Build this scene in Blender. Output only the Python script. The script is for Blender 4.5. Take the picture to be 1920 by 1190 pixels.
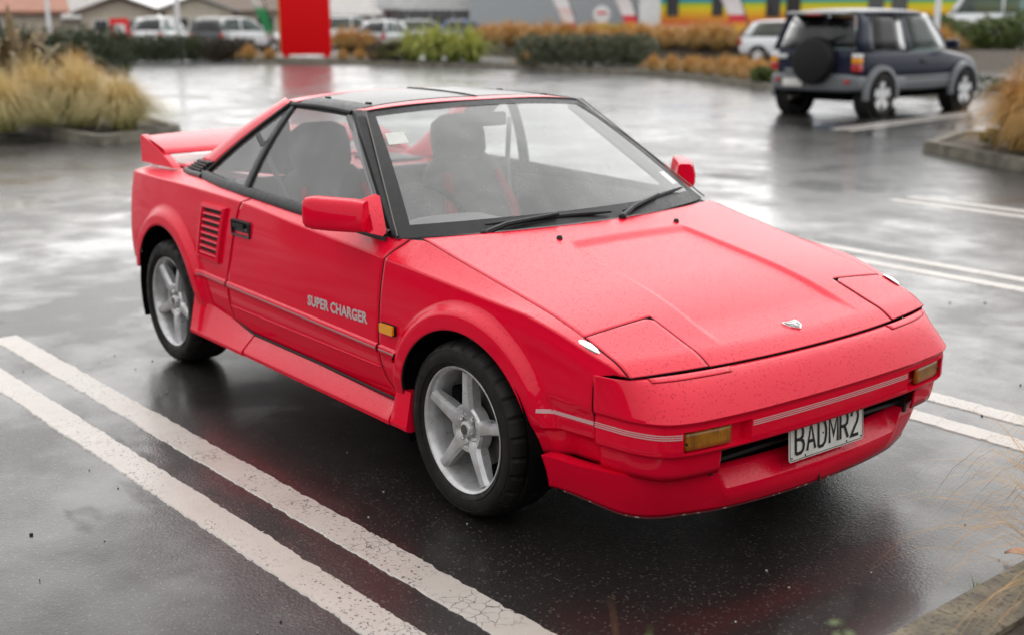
import bpy, bmesh, math, random
from mathutils import Vector, Matrix
R = math.radians
scene = bpy.context.scene
for o in list(bpy.data.objects):
    bpy.data.objects.remove(o)
C = scene.collection

# ------------------------------------------------------------------ camera
cam_d = bpy.data.cameras.new('camera')
cam = bpy.data.objects.new('camera', cam_d)
C.objects.link(cam)
scene.camera = cam
cam_d.sensor_width = 36.0
cam_d.lens = 42.34
cam_d.clip_start = 0.05
cam_d.clip_end = 2000
CAM = Vector((4.127, -2.917, 1.552))
cam.location = CAM
yaw, pitch, roll = R(142.092), R(13.85), R(-0.25)
fw = Vector((math.cos(yaw) * math.cos(pitch), math.sin(yaw) * math.cos(pitch), -math.sin(pitch)))
rt = Vector((math.sin(yaw), -math.cos(yaw), 0))
up = rt.cross(fw)
rt2 = math.cos(roll) * rt + math.sin(roll) * up
up2 = -math.sin(roll) * rt + math.cos(roll) * up
cam.rotation_euler = Matrix((rt2, up2, -fw)).transposed().to_euler()
cam_d.dof.use_dof = True
cam_d.dof.focus_distance = 3.75
cam_d.dof.aperture_fstop = 2.0
scene.render.resolution_x = 1024
scene.render.resolution_y = 634

# ------------------------------------------------------------------ sky, sun, exposure
world = bpy.data.worlds.new('World')
scene.world = world
world.use_nodes = True
wn, wl = world.node_tree.nodes, world.node_tree.links
bg = wn['Background']
sky = wn.new('ShaderNodeTexSky')
sky.sky_type = 'NISHITA'
sky.sun_disc = False
SUN_EL, SUN_AZ = R(42), R(138)          # azimuth of the sun measured from +X
sky.sun_elevation = SUN_EL
sky.sun_rotation = R(90) - SUN_AZ
sky.air_density = 1.0
sky.dust_density = 6.0
sky.ozone_density = 1.0
hs = wn.new('ShaderNodeHueSaturation')
hs.inputs['Saturation'].default_value = 0.10
wl.new(sky.outputs[0], hs.inputs['Color'])
# an even cloud layer over the sky, with soft broken tone
tc = wn.new('ShaderNodeTexCoord')
nz = wn.new('ShaderNodeTexNoise')
nz.inputs['Scale'].default_value = 2.2
nz.inputs['Detail'].default_value = 5
wl.new(tc.outputs['Generated'], nz.inputs['Vector'])
rp = wn.new('ShaderNodeMapRange')
rp.inputs[1].default_value = 0.3
rp.inputs[2].default_value = 0.7
rp.inputs[3].default_value = 0.92
rp.inputs[4].default_value = 1.08
wl.new(nz.outputs['Fac'], rp.inputs[0])
# overcast sky: the cloud is brightest round the hidden sun and falls off evenly away from it
sdir = Vector((math.cos(SUN_AZ) * math.cos(SUN_EL), math.sin(SUN_AZ) * math.cos(SUN_EL), math.sin(SUN_EL)))
nv = wn.new('ShaderNodeVectorMath')
nv.operation = 'NORMALIZE'
wl.new(tc.outputs['Generated'], nv.inputs[0])
dt = wn.new('ShaderNodeVectorMath')
dt.operation = 'DOT_PRODUCT'
dt.inputs[1].default_value = sdir
wl.new(nv.outputs[0], dt.inputs[0])
hf = wn.new('ShaderNodeMapRange')
hf.inputs[1].default_value = -1.0
wl.new(dt.outputs['Value'], hf.inputs[0])
pw = wn.new('ShaderNodeMath')
pw.operation = 'POWER'
pw.inputs[1].default_value = 2.6
wl.new(hf.outputs[0], pw.inputs[0])
gz = wn.new('ShaderNodeMapRange')
gz.inputs[3].default_value = 13.5
gz.inputs[4].default_value = 16.3
wl.new(pw.outputs[0], gz.inputs[0])
gm = wn.new('ShaderNodeMath')
gm.operation = 'MULTIPLY'
wl.new(gz.outputs[0], gm.inputs[0])
wl.new(rp.outputs[0], gm.inputs[1])
cmb = wn.new('ShaderNodeCombineColor')
for i in range(3):
    wl.new(gm.outputs[0], cmb.inputs[i])
mx = wn.new('ShaderNodeMix')
mx.data_type = 'RGBA'
mx.inputs[0].default_value = 0.86
wl.new(hs.outputs[0], mx.inputs[6])
wl.new(cmb.outputs[0], mx.inputs[7])
wl.new(mx.outputs[2], bg.inputs['Color'])
bg.inputs['Strength'].default_value = 0.10

sun_d = bpy.data.lights.new('sun', 'SUN')
sun_d.energy = 0.8
sun_d.angle = R(85)
sun_d.color = (1.0, 0.97, 0.93)
sun = bpy.data.objects.new('sun', sun_d)
C.objects.link(sun)
sun.rotation_euler = sdir.to_track_quat('Z', 'Y').to_euler()
sun.location = (0, 0, 30)

scene.view_settings.view_transform = 'Standard'
scene.view_settings.look = 'None'
scene.view_settings.exposure = 0.12
scene.view_settings.gamma = 1.0
scene.render.engine = 'CYCLES'

# ------------------------------------------------------------------ helpers
random.seed(7)

def tag(o, label=None, cat=None, group=None, kind=None):
    if label: o['label'] = label
    if cat: o['category'] = cat
    if group: o['group'] = group
    if kind: o['kind'] = kind
    return o

def empty(name, loc=(0, 0, 0), rz=0.0, parent=None):
    o = bpy.data.objects.new(name, None)
    C.objects.link(o)
    o.location = loc
    o.rotation_euler = (0, 0, rz)
    o.parent = parent
    return o

def raw(name, V, F, m=None, parent=None, sharp=40, loc=None, rot=None, fm=None, mats=None):
    me = bpy.data.meshes.new(name)
    me.from_pydata([tuple(v) for v in V], [], F)
    me.validate()
    if mats:
        for q in mats: me.materials.append(q)
        if fm:
            for p, k in zip(me.polygons, fm): p.material_index = k
    elif m:
        me.materials.append(m)
    me.shade_smooth()
    if sharp is not None:
        me.set_sharp_from_angle(angle=R(sharp))
    o = bpy.data.objects.new(name, me)
    C.objects.link(o)
    o.parent = parent
    if loc: o.location = loc
    if rot: o.rotation_euler = rot
    return o

def fix(V, F, out):
    """orient all faces so that their mean normal follows out"""
    s = Vector((0, 0, 0))
    for f in F:
        a, b, c = Vector(V[f[0]]), Vector(V[f[1]]), Vector(V[f[2]])
        s += (b - a).cross(c - a)
    if s.dot(Vector(out)) < 0:
        return [tuple(reversed(f)) for f in F]
    return F

def panel(name, V, F, m, parent, out, thick=0.010, sharp=35, both=False):
    """near-side (y<0) sheet with thickness; both=True adds its mirror as an object of its own"""
    res = []
    for s in ((1, -1) if both else (1,)):
        VV = [(v[0], s * v[1], v[2]) for v in V]
        FF = fix(VV, F, (out[0], s * out[1], out[2]))
        o = raw(name, VV, FF, m, parent, sharp)
        if thick:
            md = o.modifiers.new('thick', 'SOLIDIFY')
            md.thickness = thick
            md.offset = -1
            if m is M['red']:
                o.data.materials.append(M['gap']); md.material_offset = 1; md.material_offset_rim = 1
        res.append(o)
    return res if both else res[0]

def grid(nu, nv, fn, skip=None):
    V = [fn(i / (nu - 1), j / (nv - 1)) for i in range(nu) for j in range(nv)]
    F = []
    for i in range(nu - 1):
        for j in range(nv - 1):
            if skip and skip(i, j): continue
            F.append((i * nv + j, (i + 1) * nv + j, (i + 1) * nv + j + 1, i * nv + j + 1))
    return V, F

class MB:
    """collects boxes, prisms, tubes and lathes as one mesh"""
    def __init__(s): s.V, s.F = [], []
    def add(s, V, F):
        k = len(s.V); s.V += [tuple(v) for v in V]; s.F += [tuple(i + k for i in f) for f in F]
        return s
    def box(s, c, d, rz=0, bev=0.0, M=None):
        x, y, z = [q / 2 for q in d]
        b = min(bev, x * .9, y * .9, z * .9)
        if b <= 0:
            V = [(i * x, j * y, k * z) for i in (-1, 1) for j in (-1, 1) for k in (-1, 1)]
            F = [(0, 1, 3, 2), (4, 6, 7, 5), (0, 4, 5, 1), (2, 3, 7, 6), (0, 2, 6, 4), (1, 5, 7, 3)]
        else:
            bm = bmesh.new()
            bmesh.ops.create_cube(bm, size=1)
            for v in bm.verts: v.co = Vector((v.co.x * 2 * x, v.co.y * 2 * y, v.co.z * 2 * z))
            bmesh.ops.bevel(bm, geom=bm.edges[:], offset=b, segments=2, affect='EDGES', profile=.6)
            bm.verts.index_update()
            V = [tuple(v.co) for v in bm.verts]; F = [tuple(v.index for v in f.verts) for f in bm.faces]
            bm.free()
        T = Matrix.Translation(c) @ Matrix.Rotation(rz, 4, 'Z')
        if M is not None: T = M @ T
        return s.add([T @ Vector(v) for v in V], F)
    def tube(s, pts, r, n=8, cap=True):
        pts = [Vector(p) for p in pts]
        rs = r if isinstance(r, (list, tuple)) else [r] * len(pts)
        V = []
        prev = None
        for i, p in enumerate(pts):
            t = (pts[min(i + 1, len(pts) - 1)] - pts[max(i - 1, 0)]).normalized()
            if prev is None:
                a = t.orthogonal().normalized()
            else:
                a = (prev - t * prev.dot(t)).normalized()
            prev = a
            b = t.cross(a)
            for k in range(n):
                q = 2 * math.pi * k / n
                V.append(p + rs[i] * (math.cos(q) * a + math.sin(q) * b))
        F = []
        for i in range(len(pts) - 1):
            for k in range(n):
                F.append((i * n + k, i * n + (k + 1) % n, (i + 1) * n + (k + 1) % n, (i + 1) * n + k))
        if cap:
            F.append(tuple(reversed(range(n)))); F.append(tuple(range((len(pts) - 1) * n, len(pts) * n)))
        return s.add(V, F)
    def lathe(s, prof, n=48, axis='y', c=(0, 0, 0), close=False, rad=None):
        """prof: (r, h) pairs along the axis"""
        V = []
        for k in range(n):
            q = 2 * math.pi * k / n
            for j, (r, h) in enumerate(prof):
                if rad: r = rad(k, j, r)
                x, z = r * math.cos(q), r * math.sin(q)
                V.append((c[0] + x, c[1] + h, c[2] + z) if axis == 'y' else (c[0] + x, c[1] + z, c[2] + h))
        m = len(prof)
        F = []
        for k in range(n):
            k2 = (k + 1) % n
            for j in range(m - 1 + (1 if close else 0)):
                j2 = (j + 1) % m
                F.append((k * m + j, k * m + j2, k2 * m + j2, k2 * m + j))
        return s.add(V, F)
    def prism(s, poly, z0, z1, M=None):
        n = len(poly)
        V = [(p[0], p[1], z0) for p in poly] + [(p[0], p[1], z1) for p in poly]
        F = [tuple(reversed(range(n))), tuple(range(n, 2 * n))]
        F += [(i, (i + 1) % n, n + (i + 1) % n, n + i) for i in range(n)]
        if M is not None: V = [M @ Vector(v) for v in V]
        return s.add(V, F)
    def build(s, name, m, parent=None, sharp=40, loc=None, rot=None, norm=True):
        o = raw(name, s.V, s.F, m, parent, None, loc, rot)
        if norm:
            bm = bmesh.new(); bm.from_mesh(o.data)
            bmesh.ops.recalc_face_normals(bm, faces=bm.faces[:])
            bm.to_mesh(o.data); bm.free()
        if sharp is not None: o.data.set_sharp_from_angle(angle=R(sharp))
        return o

def copy_tree(o, parent=None):
    c = o.copy(); C.objects.link(c); c.parent = parent
    for ch in list(o.children): copy_tree(ch, c)
    return c

def lerp(a, b, t): return a + (b - a) * t
def sst(a, b, x):
    t = min(1, max(0, (x - a) / (b - a))); return t * t * (3 - 2 * t)

class Curve:
    """monotone cubic through (x, y) nodes"""
    def __init__(s, *p):
        p = sorted(p); s.x = [q[0] for q in p]; s.y = [q[1] for q in p]
        n = len(p); h = [s.x[i + 1] - s.x[i] for i in range(n - 1)]
        d = [(s.y[i + 1] - s.y[i]) / h[i] for i in range(n - 1)]
        m = [d[0]] + [0] * (n - 2) + [d[-1]]
        for i in range(1, n - 1):
            if d[i - 1] * d[i] > 0:
                w1, w2 = 2 * h[i] + h[i - 1], h[i] + 2 * h[i - 1]
                m[i] = (w1 + w2) / (w1 / d[i - 1] + w2 / d[i])
        s.m = m
    def __call__(s, x):
        X = s.x
        if x <= X[0]: return s.y[0] + s.m[0] * (x - X[0])
        if x >= X[-1]: return s.y[-1] + s.m[-1] * (x - X[-1])
        i = 0
        while x > X[i + 1]: i += 1
        h = X[i + 1] - X[i]; t = (x - X[i]) / h
        return (s.y[i] * (1 + 2 * t) * (1 - t) ** 2 + s.m[i] * h * t * (1 - t) ** 2
                + s.y[i + 1] * t * t * (3 - 2 * t) + s.m[i + 1] * h * t * t * (t - 1))

# ------------------------------------------------------------------ materials
def mat(name, col, rough=0.5, metal=0.0, coat=0.0, coat_r=0.05, spec=0.5, emit=None):
    m = bpy.data.materials.new(name); m.use_nodes = True
    b = m.node_tree.nodes['Principled BSDF']
    b.inputs['Base Color'].default_value = (*col, 1)
    b.inputs['Roughness'].default_value = rough
    b.inputs['Metallic'].default_value = metal
    b.inputs['Coat Weight'].default_value = coat
    b.inputs['Coat Roughness'].default_value = coat_r
    b.inputs['Specular IOR Level'].default_value = spec
    return m

class NT:
    def __init__(s, m): s.m = m; s.n = m.node_tree.nodes; s.l = m.node_tree.links; s.b = s.n.get('Principled BSDF')
    def node(s, t, **kw):
        q = s.n.new(t)
        for k, v in kw.items(): setattr(q, k, v)
        return q
    def link(s, a, b): s.l.new(a, b)
    def coord(s, kind='Object'):
        return s.node('ShaderNodeTexCoord').outputs[kind]
    def pos(s): return s.node('ShaderNodeNewGeometry').outputs['Position']
    def noise(s, vec, scale, detail=3, rough=.55):
        q = s.node('ShaderNodeTexNoise'); q.inputs['Scale'].default_value = scale
        q.inputs['Detail'].default_value = detail; q.inputs['Roughness'].default_value = rough
        s.link(vec, q.inputs['Vector']); return q.outputs['Fac']
    def voro(s, vec, scale, feature='F1', out='Distance', rnd=1.0):
        q = s.node('ShaderNodeTexVoronoi'); q.feature = feature
        q.inputs['Scale'].default_value = scale; q.inputs['Randomness'].default_value = rnd
        s.link(vec, q.inputs['Vector']); return q.outputs[out]
    def rng(s, v, a, b, c, d):
        q = s.node('ShaderNodeMapRange')
        for i, x in enumerate((a, b, c, d)): q.inputs[i + 1].default_value = x
        s.link(v, q.inputs[0]); return q.outputs[0]
    def math(s, op, a, b=None):
        q = s.node('ShaderNodeMath', operation=op)
        for i, x in enumerate((a, b)):
            if x is None: continue
            if isinstance(x, (int, float)): q.inputs[i].default_value = x
            else: s.link(x, q.inputs[i])
        return q.outputs[0]
    def mix(s, f, a, b):
        q = s.node('ShaderNodeMix', data_type='RGBA')
        for i, x in ((0, f), (6, a), (7, b)):
            if isinstance(x, (int, float)): q.inputs[i].default_value = x
            elif isinstance(x, tuple): q.inputs[i].default_value = (*x, 1)
            else: s.link(x, q.inputs[i])
        return q.outputs[2]
    def fmix(s, f, a, b):
        q = s.node('ShaderNodeMix', data_type='FLOAT')
        for i, x in ((0, f), (2, a), (3, b)):
            if isinstance(x, (int, float)): q.inputs[i].default_value = x
            else: s.link(x, q.inputs[i])
        return q.outputs[0]
    def bump(s, h, strength, dist, to=True):
        q = s.node('ShaderNodeBump'); q.inputs['Strength'].default_value = strength
        q.inputs['Distance'].default_value = dist; s.link(h, q.inputs['Height'])
        if to: s.link(q.outputs[0], s.b.inputs['Normal'])
        return q.outputs[0]
    def put(s, v, sock): s.link(v, s.b.inputs[sock])

def vary(m, c1, c2, scale, detail=4, lo=.35, hi=.65, bump=0, bd=.01, rough=None):
    t = NT(m); p = t.coord()
    f = t.rng(t.noise(p, scale, detail), lo, hi, 0, 1)
    t.put(t.mix(f, c1, c2), 'Base Color')
    if rough: t.put(t.rng(t.noise(p, scale * 2.3, 3), .3, .7, *rough), 'Roughness')
    if bump: t.bump(t.noise(p, scale * 6, 4), bump, bd)
    return m

def paint(name, col, rough=.32, wet=True):
    m = mat(name, col, rough, 0, .9, .06, .0)
    t = NT(m); p = t.coord()
    # rain drops lie on the flatter surfaces: fine beads
    g = t.node('ShaderNodeNewGeometry'); sx = t.node('ShaderNodeSeparateXYZ'); t.link(g.outputs['Normal'], sx.inputs[0])
    flat = t.rng(sx.outputs[2], .22, .75, .0, 1)
    v = t.voro(p, 95); drop = t.rng(v, .10, .34, 1, 0)
    v2 = t.voro(p, 210); drop2 = t.rng(v2, .12, .36, .5, 0)
    pres = t.rng(t.noise(p, 60, 2), .42, .55, 0, 1)
    dd = t.math('MULTIPLY', t.math('ADD', t.math('MULTIPLY', drop, pres), drop2), flat)
    b1 = t.bump(dd, .32, .0014, to=False)
    for s_ in ('Normal', 'Coat Normal'): t.link(b1, t.b.inputs[s_])
    sp = t.math('MULTIPLY', t.rng(t.voro(p, 92), .16, .30, .55, 0), t.rng(t.noise(p, 33, 2), .40, .47, 0, 1))
    sp = t.math('MULTIPLY', sp, t.rng(sx.outputs[2], .1, .6, .05, 1))
    dark = tuple(c * .35 for c in col)
    grime = t.rng(t.noise(p, 3.5, 5), .35, .75, 0, .22)
    c1 = t.mix(sp, t.mix(grime, col, tuple(c * .8 + .004 for c in col)), dark)
    t.put(c1, 'Base Color')
    t.put(t.math('ADD', t.rng(t.noise(p, 9, 4), .3, .7, rough - .05, rough + .06), t.math('MULTIPLY', flat, .16)), 'Roughness')
    t.put(t.math('ADD', t.math('MULTIPLY', flat, .22), .035), 'Coat Roughness')
    t.put(t.math('MULTIPLY', t.math('ADD', t.math('MULTIPLY', flat, .58), .40), t.math('SUBTRACT', 1.0, t.math('MULTIPLY', sp, .8))), 'Coat Weight')
    t.b.inputs['Coat IOR'].default_value = 1.52
    return m

M = {}
M['gap'] = mat('panel_gap', (.006, .005, .005), .8)
M['red'] = paint('red_paint', (.72, .0022, .028))
M['black'] = vary(mat('black_trim', (.012, .012, .013), .45, spec=.3), (.009, .0095, .0105), (.015, .0155, .017), 25, rough=(.35, .5))
M['rubber'] = mat('rubber', (.008, .008, .008), .55, spec=.25)
M['tyre'] = vary(mat('tyre_rubber', (.016, .015, .015), .62, spec=.22), (.007, .0062, .0058), (.015, .0125, .011), 14, bump=.15, bd=.002, rough=(.5, .75))
M['alloy'] = vary(mat('alloy', (.66, .66, .67), .33, .55), (.60, .60, .615), (.42, .41, .40), 18, rough=(.26, .42))
M['steel'] = mat('brake_steel', (.12, .11, .10), .45, .8)
M['chrome'] = mat('chrome', (.8, .8, .8), .12, 1)
M['amber'] = mat('amber_lens', (.80, .31, .004), .25, 0, .4, spec=.3)
M['amber_dirty'] = vary(mat('amber_lens_old', (.30, .13, .008), .3, 0, .4), (.36, .14, .006), (.20, .075, .004), 30)
M['plate'] = vary(mat('plate_white', (.72, .72, .68), .4), (.74, .74, .70), (.6, .59, .54), 12)
M['ink'] = mat('plate_black', (.012, .012, .014), .5)
M['silver_print'] = mat('silver_print', (.50, .45, .45), .45)
M['stripe'] = mat('pale_pinstripe', (.62, .36, .37), .45)
M['stripe_grey'] = mat('grey_insert', (.30, .13, .14), .5)
M['under'] = mat('underbody', (.004, .004, .004), .9, spec=.05)
M['cloth'] = vary(mat('seat_cloth', (.03, .03, .032), .85), (.085, .083, .080), (.13, .125, .12), 9)
M['dash'] = mat('dash_plastic', (.17, .17, .17), .6)
M['liner'] = mat('headliner', (.32, .31, .29), .9)
M['seat_red'] = mat('seat_red_cloth', (.42, .03, .03), .85)
M['grille'] = mat('grille_black', (.008, .008, .009), .5)

_t = NT(M['amber_dirty']); _w = _t.node('ShaderNodeTexWave', bands_direction='Y'); _w.inputs['Scale'].default_value = 38; _t.link(_t.coord(), _w.inputs['Vector']); _t.bump(_w.outputs['Fac'], .5, .002)

def glass(name, tint, haze, haze_col=(.55, .56, .56), drops=True, f0=1.5):
    m = bpy.data.materials.new(name); m.use_nodes = True
    t = NT(m); n = t.n; n.remove(t.b)
    out = n['Material Output']
    tr = t.node('ShaderNodeBsdfTransparent'); tr.inputs[0].default_value = (*tint, 1)
    gl = t.node('ShaderNodeBsdfGlossy'); gl.inputs['Roughness'].default_value = .03
    df = t.node('ShaderNodeBsdfDiffuse'); df.inputs[0].default_value = (*haze_col, 1)
    fr = t.node('ShaderNodeFresnel')
    gg = t.node('ShaderNodeNewGeometry'); t.link(t.fmix(gg.outputs['Backfacing'], f0, 1 / f0), fr.inputs['IOR'])   # a thin pane reflects alike from both sides
    tl = t.node('ShaderNodeBsdfTranslucent'); tl.inputs[0].default_value = (*haze_col, 1); dm = t.node('ShaderNodeMixShader'); dm.inputs[0].default_value = .4
    t.link(df.outputs[0], dm.inputs[1]); t.link(tl.outputs[0], dm.inputs[2])
    p = t.coord()
    m1 = t.node('ShaderNodeMixShader'); m2 = t.node('ShaderNodeMixShader')
    f = t.rng(t.noise(p, 5, 5), .25, .8, haze * .5, haze * 1.5)
    if drops:
        d = t.rng(t.voro(p, 130), .12, .30, .30, 0)
        d2 = t.rng(t.voro(p, 60), .06, .2, .35, 0)
        f = t.math('ADD', f, t.math('MULTIPLY', t.math('ADD', d, d2), haze * 1.8))
        bp_ = t.bump(t.voro(p, 110), .05, .001, to=False); t.link(bp_, gl.inputs['Normal'])
    t.link(f, m1.inputs[0]); t.link(tr.outputs[0], m1.inputs[1]); t.link(dm.outputs[0], m1.inputs[2])
    t.link(fr.outputs[0], m2.inputs[0]); t.link(m1.outputs[0], m2.inputs[1]); t.link(gl.outputs[0], m2.inputs[2])
    t.link(m2.outputs[0], out.inputs[0])
    return m
M['screen'] = glass('windscreen_glass', (.93, .95, .94), .25, (.7, .71, .71), f0=1.6)
M['side_glass'] = glass('side_glass', (.90, .92, .91), .30, drops=False)
M['rear_glass'] = glass('rear_glass', (.6, .62, .62), .06, drops=False)
M['roof_glass'] = vary(mat('roof_glass', (.02, .021, .02), .35, 0, .40, .18, .1), (.014, .015, .014), (.03, .031, .029), 60)
# ================================================================== ground
M['asphalt'] = mat('wet_asphalt', (.035, .034, .033), .5, 0, 1.0, .2, .2)
def asphalt_nodes(m):
    t = NT(m); p = t.pos()
    fine = t.noise(p, 260, 3, .7); grit = t.voro(p, 105)
    big = t.noise(p, .55, 5, .6); mid = t.noise(p, 2.6, 4, .6)
    wet = t.rng(t.math('ADD', t.math('MULTIPLY', big, .7), t.math('MULTIPLY', mid, .3)), .44, .58, 0, 1)   # 1 = water standing
    vs = t.node('ShaderNodeTexVoronoi'); vs.inputs['Scale'].default_value = 105; t.link(p, vs.inputs['Vector'])
    sc = t.node('ShaderNodeSeparateColor'); t.link(vs.outputs['Color'], sc.inputs[0])
    stone = t.rng(sc.outputs[0], .72, 1.0, 0, 1)
    col = t.mix(t.rng(mid, .3, .7, 0, 1), (.0085, .0072, .0065), (.0145, .0125, .0115))
    col = t.mix(t.math('MULTIPLY', stone, t.rng(vs.outputs['Distance'], .25, .5, .8, 0)), col, (.10, .088, .078))
    t.put(col, 'Base Color')
    t.put(t.fmix(wet, .62, .38), 'Roughness')
    t.put(t.fmix(wet, .21, .12), 'Coat Roughness')
    mp = t.node('ShaderNodeMapping'); mp.inputs['Scale'].default_value = (.55, 1.5, 1); mp.inputs['Rotation'].default_value = (0, 0, .75); t.link(p, mp.inputs['Vector'])
    drain = t.math('MULTIPLY', t.rng(t.noise(mp.outputs[0], .8, 5, .62), .57, .63, 0, .8), t.rng(t.noise(p, .16, 2), .45, .6, 0, 1))   # drained, merely damp patches
    t.put(t.math('SUBTRACT', t.fmix(wet, .78, 1.0), drain), 'Coat Weight')
    t.b.inputs['Coat IOR'].default_value = 1.37
    h = t.math('ADD', t.math('MULTIPLY', grit, .7), t.math('MULTIPLY', fine, .6))
    st = t.fmix(wet, .55, .12)
    q = t.node('ShaderNodeBump'); q.inputs['Distance'].default_value = .004; t.link(h, q.inputs['Height']); t.link(st, q.inputs['Strength'])
    t.link(q.outputs[0], t.b.inputs['Normal'])
    q2 = t.node('ShaderNodeBump'); q2.inputs['Distance'].default_value = .003; t.link(h, q2.inputs['Height']); t.link(t.fmix(wet, .34, .05), q2.inputs['Strength'])
    t.link(q2.outputs[0], t.b.inputs['Coat Normal'])
asphalt_nodes(M['asphalt'])
gnd = raw('car_park_ground', [(-700, -700, 0), (700, -700, 0), (700, 700, 0), (-700, 700, 0)], [(0, 1, 2, 3)], M['asphalt'])
tag(gnd, kind='structure')

# worn painted lines
M['line'] = mat('line_paint', (.62, .60, .56), .5, 0, .5, .25)
def line_nodes(m):
    t = NT(m); p = t.pos()
    d = t.rng(t.noise(p, 1.8, 4), .3, .7, 0, 1)
    e = t.node('ShaderNodeTexVoronoi', feature='DISTANCE_TO_EDGE'); e.inputs['Scale'].default_value = 26
    wob = t.node('ShaderNodeVectorMath', operation='ADD'); nz_ = t.node('ShaderNodeTexNoise'); nz_.inputs['Scale'].default_value = 30
    t.link(p, nz_.inputs['Vector']); sc_ = t.node('ShaderNodeVectorMath', operation='SCALE'); sc_.inputs['Scale'].default_value = .03
    t.link(nz_.outputs['Color'], sc_.inputs[0]); t.link(p, wob.inputs[0]); t.link(sc_.outputs[0], wob.inputs[1]); t.link(wob.outputs[0], e.inputs['Vector'])
    crack = t.math('MULTIPLY', t.rng(e.outputs[0], .012, .03, 1, 0), t.rng(t.noise(p, 3.2, 3), .56, .62, 0, 1))
    pit = t.math('MULTIPLY', t.rng(t.noise(p, 95, 3), .60, .645, 0, 1), t.rng(t.noise(p, 2.4, 4), .44, .56, 0, 1))
    wear = t.math('MAXIMUM', crack, pit)
    col = t.mix(d, (.47, .44, .405), (.40, .355, .315))
    t.put(t.mix(t.rng(t.noise(p, 14, 4), .35, .75, 0, .35), col, (.31, .27, .235)), 'Base Color')
    col2 = t.mix(wear, t.mix(t.rng(t.noise(p, 14, 4), .35, .75, 0, .35), col, (.31, .27, .235)), (.05, .047, .044))
    t.put(col2, 'Base Color')
    t.bump(t.math('SUBTRACT', t.noise(p, 120, 3), wear), .35, .003)
line_nodes(M['line'])
def line(p0, p1, w, z=.004):
    a, b_ = Vector(p0), Vector(p1); t = (b_ - a).normalized(); n = Vector((-t.y, t.x)) * (w / 2)
    N = max(2, int((b_ - a).length / .012)); V = []; rnd = random.Random(int(a.x * 100))
    e0 = e1 = 0
    for i in range(N + 1):
        p = a.lerp(b_, i / N); e0 = e0 * .6 + rnd.gauss(0, .002); e1 = e1 * .6 + rnd.gauss(0, .002)
        k = 1 if 0 < i < N else .96
        q0, q1 = p + n * k + n.normalized() * e0, p - n * k + n.normalized() * e1
        nn = n.normalized() * .004
        V += [(q0.x + nn.x, q0.y + nn.y, 0), (q0.x, q0.y, z), (q1.x, q1.y, z), (q1.x - nn.x, q1.y - nn.y, 0)]
    F = [(4 * i + k, 4 * i + k + 1, 4 * i + k + 5, 4 * i + k + 4) for i in range(N) for k in range(3)]
    o = raw('parking_line', V, fix(V, F, (0, 0, 1)), M['line']); tag(o, kind='structure'); return o
line((-2.12, -1.317), (2.36, -1.125), .118)
line((-2.22, -1.585), (2.30, -1.383), .118)
for c0 in (1.20, 1.47, 3.70, 3.965, 6.22, 6.49, 8.8, 9.06):
    line((-2.15 - .0 * c0, c0), (2.36, c0), .11)
line((-6.85, 11.5), (-7.45, 16.0), .11)
line((-6.6, 11.5), (-7.2, 16.0), .10)
# ================================================================== the red sports car
car = empty('sports_car')
tag(car, 'shiny wet red two-door sports coupe with pop-up lights and silver five-spoke wheels', 'car')

# ---- side surface of the body: sections (half width, height) along x
WS = Curve((-1.95, .62), (-1.8, .75), (-1.62, .79), (-1.16, .812), (-.5, .82), (.3, .82), (.8, .818), (1.16, .802), (1.5, .768), (1.67, .745), (1.83, .715))
YC = Curve((-1.8, .715), (-1.64, .752), (-1.5, .768), (-1.1, .785), (-.5, .795), (.5, .80), (.9, .795), (1.2, .78), (1.45, .76), (1.63, .737), (1.72, .722), (1.82, .70))
ZCc = Curve((-1.8, .842), (-1.5, .848), (-1, .85), (-.45, .842), (.1, .808), (.5, .785), (.7, .772), (.95, .755), (1.24, .728), (1.5, .70), (1.63, .672), (1.72, .632), (1.82, .585))
YTc = Curve((-1.8, .58), (-1.5, .60), (-1.3, .63), (-1.22, .66), (-1.0, .705), (-.8, .725), (-.47, .742), (.05, .746), (.62, .752), (.70, .735), (.76, .708), (.82, .703), (1.8, .70))
ZTr = Curve((-1.8, .868), (-1.3, .874), (-1.0, .872), (-.8, .868), (-.47, .860), (.05, .843), (.62, .832), (.76, .832))
ZH = Curve((0, .587), (.04, .612), (.06, .6215), (.085, .630), (.25, .684), (.32, .702), (.557, .750), (.84, .805), (.97, .832), (1.05, .848))
def xfront(h): return 1.891 - .08 * (abs(h) / .68) ** 2.2
def hood_z(x, y):
    h = abs(y); e = max(0, xfront(h) - x)
    z = ZH(e) + .016 * (1 - (h / .7) ** 2) * sst(.08, .5, e)
    yr = lerp(.272, .325, (x - 1.05) / .75)
    m = (1 - sst(yr - .014, yr + .014, h)) * sst(1.045, 1.09, x) * sst(.05, .22, e)
    return z - .013 * m
def ZT(x):
    a = ZTr(x) if x < .76 else None
    b = hood_z(x, .70)
    return a if a is not None else lerp(.832, b, sst(.76, .84, x)) if x < .84 else b
def ZC(x): return min(ZCc(x), ZT(x) - .006)
ARCH = ((1.16, .288, .325), (-1.16, .295, .350))
def flare(x, z):
    f = 0
    for cx, cz, r in ARCH:
        rho = math.hypot(x - cx, z - cz)
        f = max(f, .030 * (1 - sst(r + .046, r + .088, rho)))
    return f
def front_step(x, z):
    k = sst(1.47, 1.53, x)
    return -k * (.008 * (1 - sst(.461, .473, z)) + .020 * (1 - sst(.372, .388, z)))
_sec = {}
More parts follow.
